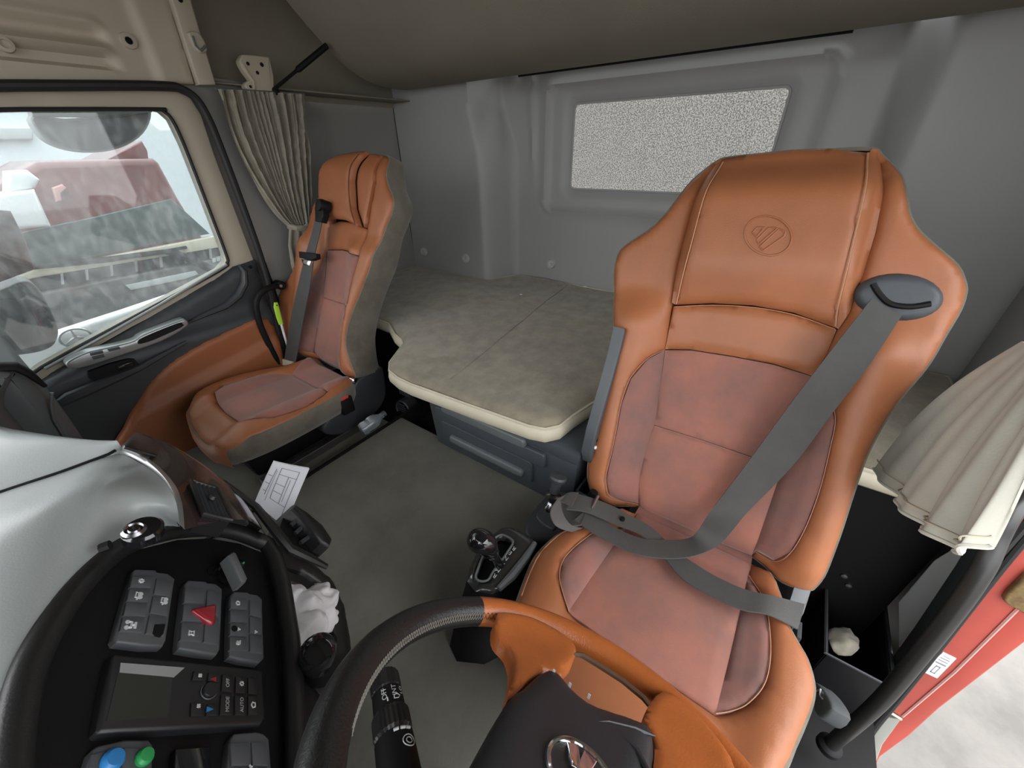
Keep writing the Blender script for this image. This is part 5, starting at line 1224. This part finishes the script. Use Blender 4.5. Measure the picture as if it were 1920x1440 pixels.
# folded armrest plate along the inner edge of the driver seat back
FA = Frame((0, .315, 0), (1, 0, 0), (0, 0, 1))
ar_ = [(1151, 612), (1157, 640), (1150, 690), (1130, 770), (1113, 845), (1106, 868), (1092, 862), (1090, 845), (1100, 800), (1125, 715), (1140, 660)]
am = mk('armrest_arm', prism(FA, [tuple(q) for q in FA.pxs(ar_)], .0, .03, .006), 'armrest_grey', ds)
for q in ((1097, 831), (1109, 835)): mk('bolt', lathe(FA.w(*FA.px(*q), .03), FA.n, [(.0055, -.002), (.0055, .003), (.003, .005), (.0005, .005)], 12), 'white_plastic', am)
mk('bolt_hole', lathe(FA.w(*FA.px(1101, 818), .03), FA.n, [(.005, -.002), (.005, .0012), (.0005, .0012)], 12), 'black', am)

# ------------------------------------------------------------------ driver seat belt
db = thing('seat_belt', 'grey seat belt lying loose across the driver seat, from shoulder slot to hip', 'seat belt', FC.w(.24, -.05, .0), 'seat belts')
def BH(h): return (FB, h)
def CH(h): return (FC, h)
strap([(1634, 560), (1560, 655), (1480, 760), (1400, 870), (1335, 955), (1308, 995), (1290, 1010), (1240, 1013), (1195, 1008), (1155, 990), (1120, 968), (1100, 955)],
      [(1690, 592), (1627, 688), (1560, 775), (1487, 872), (1400, 962), (1352, 1018), (1300, 1043), (1240, 1047), (1190, 1038), (1150, 1020), (1105, 995), (1077, 975)],
      [BH(.058), BH(.072), BH(.062), BH(.055), BH(.05), CH(.075), CH(.045), CH(.036), CH(.036), CH(.038), CH(.045), CH(.05)], 'webbing', db)
strap([(1080, 926), (1112, 935), (1150, 950), (1180, 966), (1222, 990), (1262, 1028), (1300, 1056), (1345, 1083), (1400, 1107), (1450, 1118), (1508, 1133)],
      [(1062, 955), (1098, 960), (1130, 973), (1160, 986), (1203, 1004), (1245, 1046), (1280, 1086), (1330, 1116), (1390, 1143), (1440, 1153), (1495, 1180)],
      [CH(.075), CH(.07), CH(.055), CH(.045), CH(.035), CH(.028), CH(.028), CH(.03), CH(.035), CH(.04), CH(.02)], 'webbing', db)
# loop at the buckle end
strap([(1100, 957), (1075, 955), (1060, 940), (1064, 925), (1085, 924)], [(1090, 985), (1050, 985), (1034, 962), (1045, 940), (1072, 950)], [CH(.05), CH(.04), CH(.05), CH(.075), CH(.08)], 'webbing', db, m='webbing_loop')
strap([(1062, 928), (1052, 940), (1056, 965), (1072, 985), (1095, 990)], [(1045, 935), (1032, 958), (1036, 978), (1048, 990), (1072, 998)], [CH(.08), CH(.075), CH(.06), CH(.045), CH(.035)], 'webbing', db, m='webbing_loop')
mk('belt_stop', lathe(FC.w(*FC.px(1167, 973, .052), .052), FC.n, [(.006, -.003), (.006, .003), (.002, .004), (.0005, .004)], 12), 'black', db)
mk('tongue', tube([FC.w(*FC.px(1121, 932, .075), .078), FC.w(*FC.px(1109, 956, .065), .068)], .004, 8), 'steel', db)
mk('anchor', prism(Frame((0, -.255, 0), (1, 0, 0), (0, 0, 1)), [(.67, .05), (.71, .05), (.715, .10), (.675, .10)], -.004, .004, .002), 'plastic_dark', db)
bkc = mk('buckle_stalk', tube([A(.70, .275, .05), A(.71, .265, .14), A(.72, .25, .19)], .012, 8), 'black', db)

# ------------------------------------------------------------------ driver door side: grab handle, seal, pillar, red jamb
FH = Frame((0, -.47, 0), (1, 0, 0), (0, 0, 1)).flip()
gh2 = thing('grab_handle', 'thick black grab handle at the driver door opening', 'handle', FH.w(*FH.px(1552, 1400)), 'grab handles')
hpth = catmull([(1915, 935, .0), (1890, 968, .02), (1868, 1010, .02), (1845, 1062, .02), (1800, 1130, .02), (1730, 1220, .02), (1650, 1315, .02), (1555, 1398, .02)], 6)
hp3 = [FH.w(*FH.px(q[0], q[1], q[2]), q[2]) for q in hpth]
mk('bar', tube(hp3, .0155, 16), 'black_handle', gh2)
mk('foot_ring', lathe(hp3[-1], nrm(hp3[-4]-hp3[-1]), [(.026, -.01), (.026, .006), (.021, .012), (.016, .014)], 20), 'black', gh2)
FR = Frame((.97, -.6, 0), (0, -1, 0), (0, 0, 1)); FR.n = A(-1, 0, 0)
sl_ = [(2040, 860), (1990, 925), (1930, 997), (1862, 1080), (1760, 1213), (1683, 1311), (1640, 1364), (1618, 1405), (1606, 1475)]
struct('trim_9', tube([FR.w(*FR.px(*p, .02), .02) for p in catmull(sl_, 5)], .0085, 10), 'rubber', label='black rubber seal along the driver door opening', cat='door seal')
sl2 = [(2030, 848), (1978, 912), (1918, 984), (1848, 1066), (1744, 1198), (1667, 1296), (1622, 1350), (1600, 1395), (1588, 1475)]
struct('trim_10', tube([FR.w(*FR.px(*p, .03), .03) for p in catmull(sl2, 5)], .009, 8), 'rubber', label='inner lip of the driver door seal', cat='door seal')
pil_ = [(1500, 1480), (1560, 1400), (1640, 1310), (1720, 1205), (1800, 1090), (1850, 1010), (1920, 915), (1990, 830), (2040, 850), (1990, 920), (1928, 995), (1858, 1080), (1757, 1212), (1680, 1310), (1637, 1363), (1615, 1405), (1603, 1480)]
struct('trim_11', prism(FR, FR.pxs(pil_, .015), -.03, .015, .004), 'plastic_dark', label='dark inner pillar trim at the driver door', cat='pillar trim')
FT = Frame((1.06, -.53, 0), (.80, .60, 0), (0, 0, 1)); FT = FT if FT.n@(CAM-FT.o) > 0 else FT.flip()
struct('trim_12', prism(FT, FT.pxs([(1683, 1128), (1712, 1095), (1750, 1050), (1800, 1020), (1832, 1022), (1800, 1075), (1740, 1150), (1685, 1213)]), -.02, .0, .004), 'bumper_light', label='grey panel behind the driver grab handle', cat='side trim')
# red painted jamb
FR = Frame((.97, -.6, 0), (0, -1, 0), (0, 0, 1)); FR.n = A(-1, 0, 0)
j1 = [(1655, 1322), (1745, 1215), (1850, 1085), (1930, 985), (2000, 900), (2060, 960), (1990, 1060), (1900, 1150), (1790, 1260), (1690, 1345)]
j2 = [(1690, 1347), (1790, 1262), (1900, 1152), (1990, 1062), (2060, 962), (2150, 1020), (2060, 1105), (1922, 1205), (1760, 1330), (1705, 1380), (1650, 1420), (1640, 1440), (1636, 1480), (1600, 1500), (1612, 1420), (1640, 1385), (1660, 1362)]
jm = bpy.data.objects.new('door_jamb', None); COL.objects.link(jm); jm.location = Vector(A(.97, -.62, -.5)*S); jm['kind'] = 'structure'; jm['label'] = 'red painted door jamb with white sticker at the driver opening'; jm['category'] = 'door jamb'
mk('inner_face', prism(FR, FR.pxs(j1, .0), -.04, .0, .003), 'red_jamb', jm)
mk('outer_face', prism(FR, FR.pxs(j2, -.008), -.06, -.008, .004), 'red_jamb', jm)
mk('fold_line', tube([FR.w(*FR.px(*p), .0) for p in ((1692, 1343), (1790, 1259), (1900, 1149), (1990, 1059))], .0035, 6), 'red_pale', jm)
stq = FR.pxs([(1729, 1258), (1768, 1222), (1793, 1234), (1757, 1271)])
stk_ = mk('sticker', prism(FR, stq, -.001, .0015), 'paper', jm)
sq = [np.array(p) for p in stq]
def sqp(a, b): return tuple(sq[0]*(1-a)*(1-b)+sq[1]*a*(1-b)+sq[2]*a*b+sq[3]*(1-a)*b)
for a0, a1, b0, b1_ in ((.12, .45, .35, .40), (.12, .45, .62, .67), (.12, .16, .35, .67), (.42, .46, .35, .67), (.55, .60, .12, .85), (.68, .71, .15, .8), (.78, .81, .15, .8), (.88, .90, .2, .7)):
    mk('print_line', prism(FR, [sqp(a0, b0), sqp(a1, b0), sqp(a1, b1_), sqp(a0, b1_)], .001, .0019), 'print_grey', stk_)
mk('sill_edge', tube([FR.w(*FR.px(*p), .004) for p in ((1658, 1327), (1674, 1336), (1690, 1346))], .004, 6), 'cream', jm)
mk('striker', prism(FR, [tuple(q) for q in catmull(FR.pxs([(1878, 1118), (1900, 1090), (1940, 1060), (1980, 1090), (1940, 1150), (1905, 1135)]), 2, True)], .0, .012, .005), 'brass', jm)
mk('sill_plate', prism(FR, FR.pxs([(1612, 1400), (1650, 1345), (1690, 1352), (1655, 1400), (1640, 1440), (1636, 1480), (1600, 1480)], .01), -.02, .006, .003), 'sill_grey', jm)

# ------------------------------------------------------------------ things behind the driver seat
bn = thing('storage_bin', 'open black bin behind the driver seat holding a rag', 'bin', (1.02, -.46, -.40))
mk('bin_body', open_box(.895, 1.15, -.545, -.40, -.40, -.20, .008), 'bin_black', bn, bevel=.003)
mk('bin_rim', tube([A(.895, -.40, -.198), A(1.15, -.40, -.198), A(1.15, -.545, -.198), A(.895, -.545, -.198)], .005, 6, closed=True), 'plastic_dark', bn)
def crumple(fr, outl, amp, sc, seed, res=.008, base=0.0, dome=.0, grooves=0):
    V, F, lp_ = cdt(outl, res); d = dist_b(lp_[0], V); h = []
    for (u, t), dd in zip(V, d):
        n1 = abs(noise.noise(Vector((u*sc, t*sc, seed))))*1.6; n2 = abs(noise.noise(Vector((u*sc*2.3+5, t*sc*2.3, seed+3))))
        h.append(base+amp*(n1+.45*n2)+dome*min(1, dd/.03))
    return sheet(([fr.w(u, t, k) for (u, t), k in zip(V, h)], [tuple(f) for f in F]), .002, -fr.n)
FBN = Frame((0, 0, -.24), (0, -1, 0), (1, 0, 0)); FBN.n = A(0, 0, 1)
mk('crumpled_rag', crumple(FBN, [tuple(q) for q in catmull(FBN.pxs([(1555, 1180), (1590, 1182), (1608, 1205), (1603, 1225), (1580, 1233), (1555, 1215)]), 3, True)], .02, 25, 2, dome=.03), 'curtain', None, smooth=80, label='grey crumpled rag inside the black bin behind the driver seat', cat='rag')
lv = thing('seat_lever', 'grey adjuster lever at the outer base of the driver seat', 'lever', (.62, -.33, -.1))
FL = Frame((0, -.325, 0), (1, 0, 0), (0, 0, 1)).flip()
mk('lever_body', prism(FL, [tuple(q) for q in catmull(FL.pxs([(1532, 1285), (1545, 1290), (1562, 1312), (1570, 1335), (1552, 1352), (1537, 1340)]), 2, True)], -.02, .01, .006), 'plastic_grey', lv)
mk('lever_icon', tube([FL.w(*FL.px(*p), .012) for p in ((1543, 1303), (1552, 1300), (1551, 1312), (1556, 1318))], .0015, 5), 'print_white', lv)
for q in ((1583, 1080), (1591, 1098)):
    p = onx(q[0], q[1], 1.108); mk('screw', lathe(p, (-1, 0, 0), [(.008, -.002), (.008, .003), (.001, .004)], 10), 'steel', None, label='small steel screw on the dark box behind the driver seat, '+('upper' if q[1] < 1090 else 'lower')+' one', cat='screw', group='screws on the bunk base')

# ------------------------------------------------------------------ small things: paper, rag, bottle, floor vent
FPp = Frame(cn(530, 930, -.02), A(-.45, .80, .0), A(.15, .2, 1.0))
FPp = FPp if FPp.n@(CAM-FPp.o) > 0 else FPp.flip()
pq = [np.array(FPp.px(*p)) for p in ((478, 942), (510, 868), (574, 884), (531, 992))]
def pqp(a, b): return pq[0]*(1-a)*(1-b)+pq[1]*a*(1-b)+pq[2]*a*b+pq[3]*(1-a)*b
pp = thing('paper_form', 'white printed form sticking up out of the console pocket', 'paper', FPp.w(*pqp(0, .5)))
def pgrid(h): return loft([[FPp.w(*pqp(a, b), h-.012*(a-.3)**2-.006*b*b) for a in np.linspace(0, 1, 10)] for b in np.linspace(0, 1, 8)])
mk('sheet', sheet(pgrid(0), .0012, -FPp.n), 'paper', pp); mk('back_sheet', sheet(([A(*v)-FPp.n*.004+FPp.u*.004 for v in pgrid(0)[0]], pgrid(0)[1]), .0012, -FPp.n), 'paper', pp)
def pl(a0, b0, a1, b1_, r=.0008):
    P = [FPp.w(*pqp(a0+(a1-a0)*s, b0+(b1_-b0)*s), .0004-.012*(a0+(a1-a0)*s-.3)**2-.006*(b0+(b1_-b0)*s)**2) for s in np.linspace(0, 1, 5)]
    return tube(P, r, 4)
pr_ = [pl(.30, .33, .92, .30), pl(.30, .33, .30, .80), pl(.92, .30, .92, .80), pl(.10, .80, .92, .80), pl(.30, .60, .80, .58), pl(.47, .33, .47, .60), pl(.62, .32, .62, .60), pl(.80, .31, .80, .80), pl(.30, .15, .88, .18), pl(.55, .03, .55, .15), pl(.72, .03, .72, .15), pl(.38, .06, .38, .16)]
mk('printed_lines', join(*pr_), 'print_grey', pp)
mk('printed_text', join(*[pl(.36+.02*k, .66+.02*(k % 2), .40+.02*k, .66+.02*(k % 2), .0006) for k in range(0, 20, 2)]+[pl(.2+.03*k, .22, .22+.03*k, .22, .0006) for k in range(0, 22)]), 'print_grey', pp)
rg = [(541, 1080), (556, 1084), (575, 1092), (590, 1088), (604, 1082), (622, 1096), (640, 1112), (647, 1122), (641, 1150), (643, 1168), (625, 1175), (618, 1195), (628, 1215), (634, 1222), (612, 1210), (590, 1205), (560, 1200), (550, 1170), (545, 1130)]
mk('white_rag', crumple(FN, [tuple(q) for q in catmull(FN.pxs(rg, .0), 3, True)], .022, 22, 9, res=.004, base=-.022, dome=.03), 'rag_white', None, smooth=80, label='crumpled white rag stuffed in the console tray', cat='rag')
bp0 = onz(668, 812, .0); bp1 = onz(705, 790, .03)
bt = thing('plastic_bottle', 'small clear crumpled plastic bottle on the floor by passenger seat', 'bottle', onz(690, 806, -.01))
b0 = onz(676, 808, .012); b1p = onz(706, 786, .03); bax = nrm(b1p-b0)
mk('bottle_body', lathe(b0, bax, [(.004, 0), (.026, .004), (.030, .02), (.026, .035), (.030, .05), (.028, .075), (.014, .095), (.011, .11)], 16), 'bottle_plastic', bt)
mk('cap', lathe(b0+bax*.108, bax, [(.013, 0), (.013, .016), (.001, .017)], 14), 'plastic_blue', bt)
hv = onx(758, 765, .90)
fvn = thing('heater_outlet', 'round black heater outlet under the bunk beside the drawer unit', 'vent', hv-A(0, 0, .06))
mk('outlet_ring', lathe(hv, (-1, -.1, .1), [(.045, -.05), (.045, .01), (.040, .016), (.034, .010)], 24, cap=False), 'plastic_dark', fvn)
for k in range(-2, 3): mk('outlet_slat', tube([hv+A(-.012, -.034*math.cos(k*.4), k*.013), hv+A(-.012, .034*math.cos(k*.4), k*.013)], .004, 6), 'plastic_dark', fvn)
cbp = onx(765, 733, .92); mk('connector_block', join(box(cbp, (.04, .07, .035)), *[box(cbp+A(-.022, -.03+.02*k, 0), (.006, .008, .034)) for k in range(4)]), 'plastic_dark', None, bevel=.003, label='black ribbed connector block under the mattress corner', cat='connector')
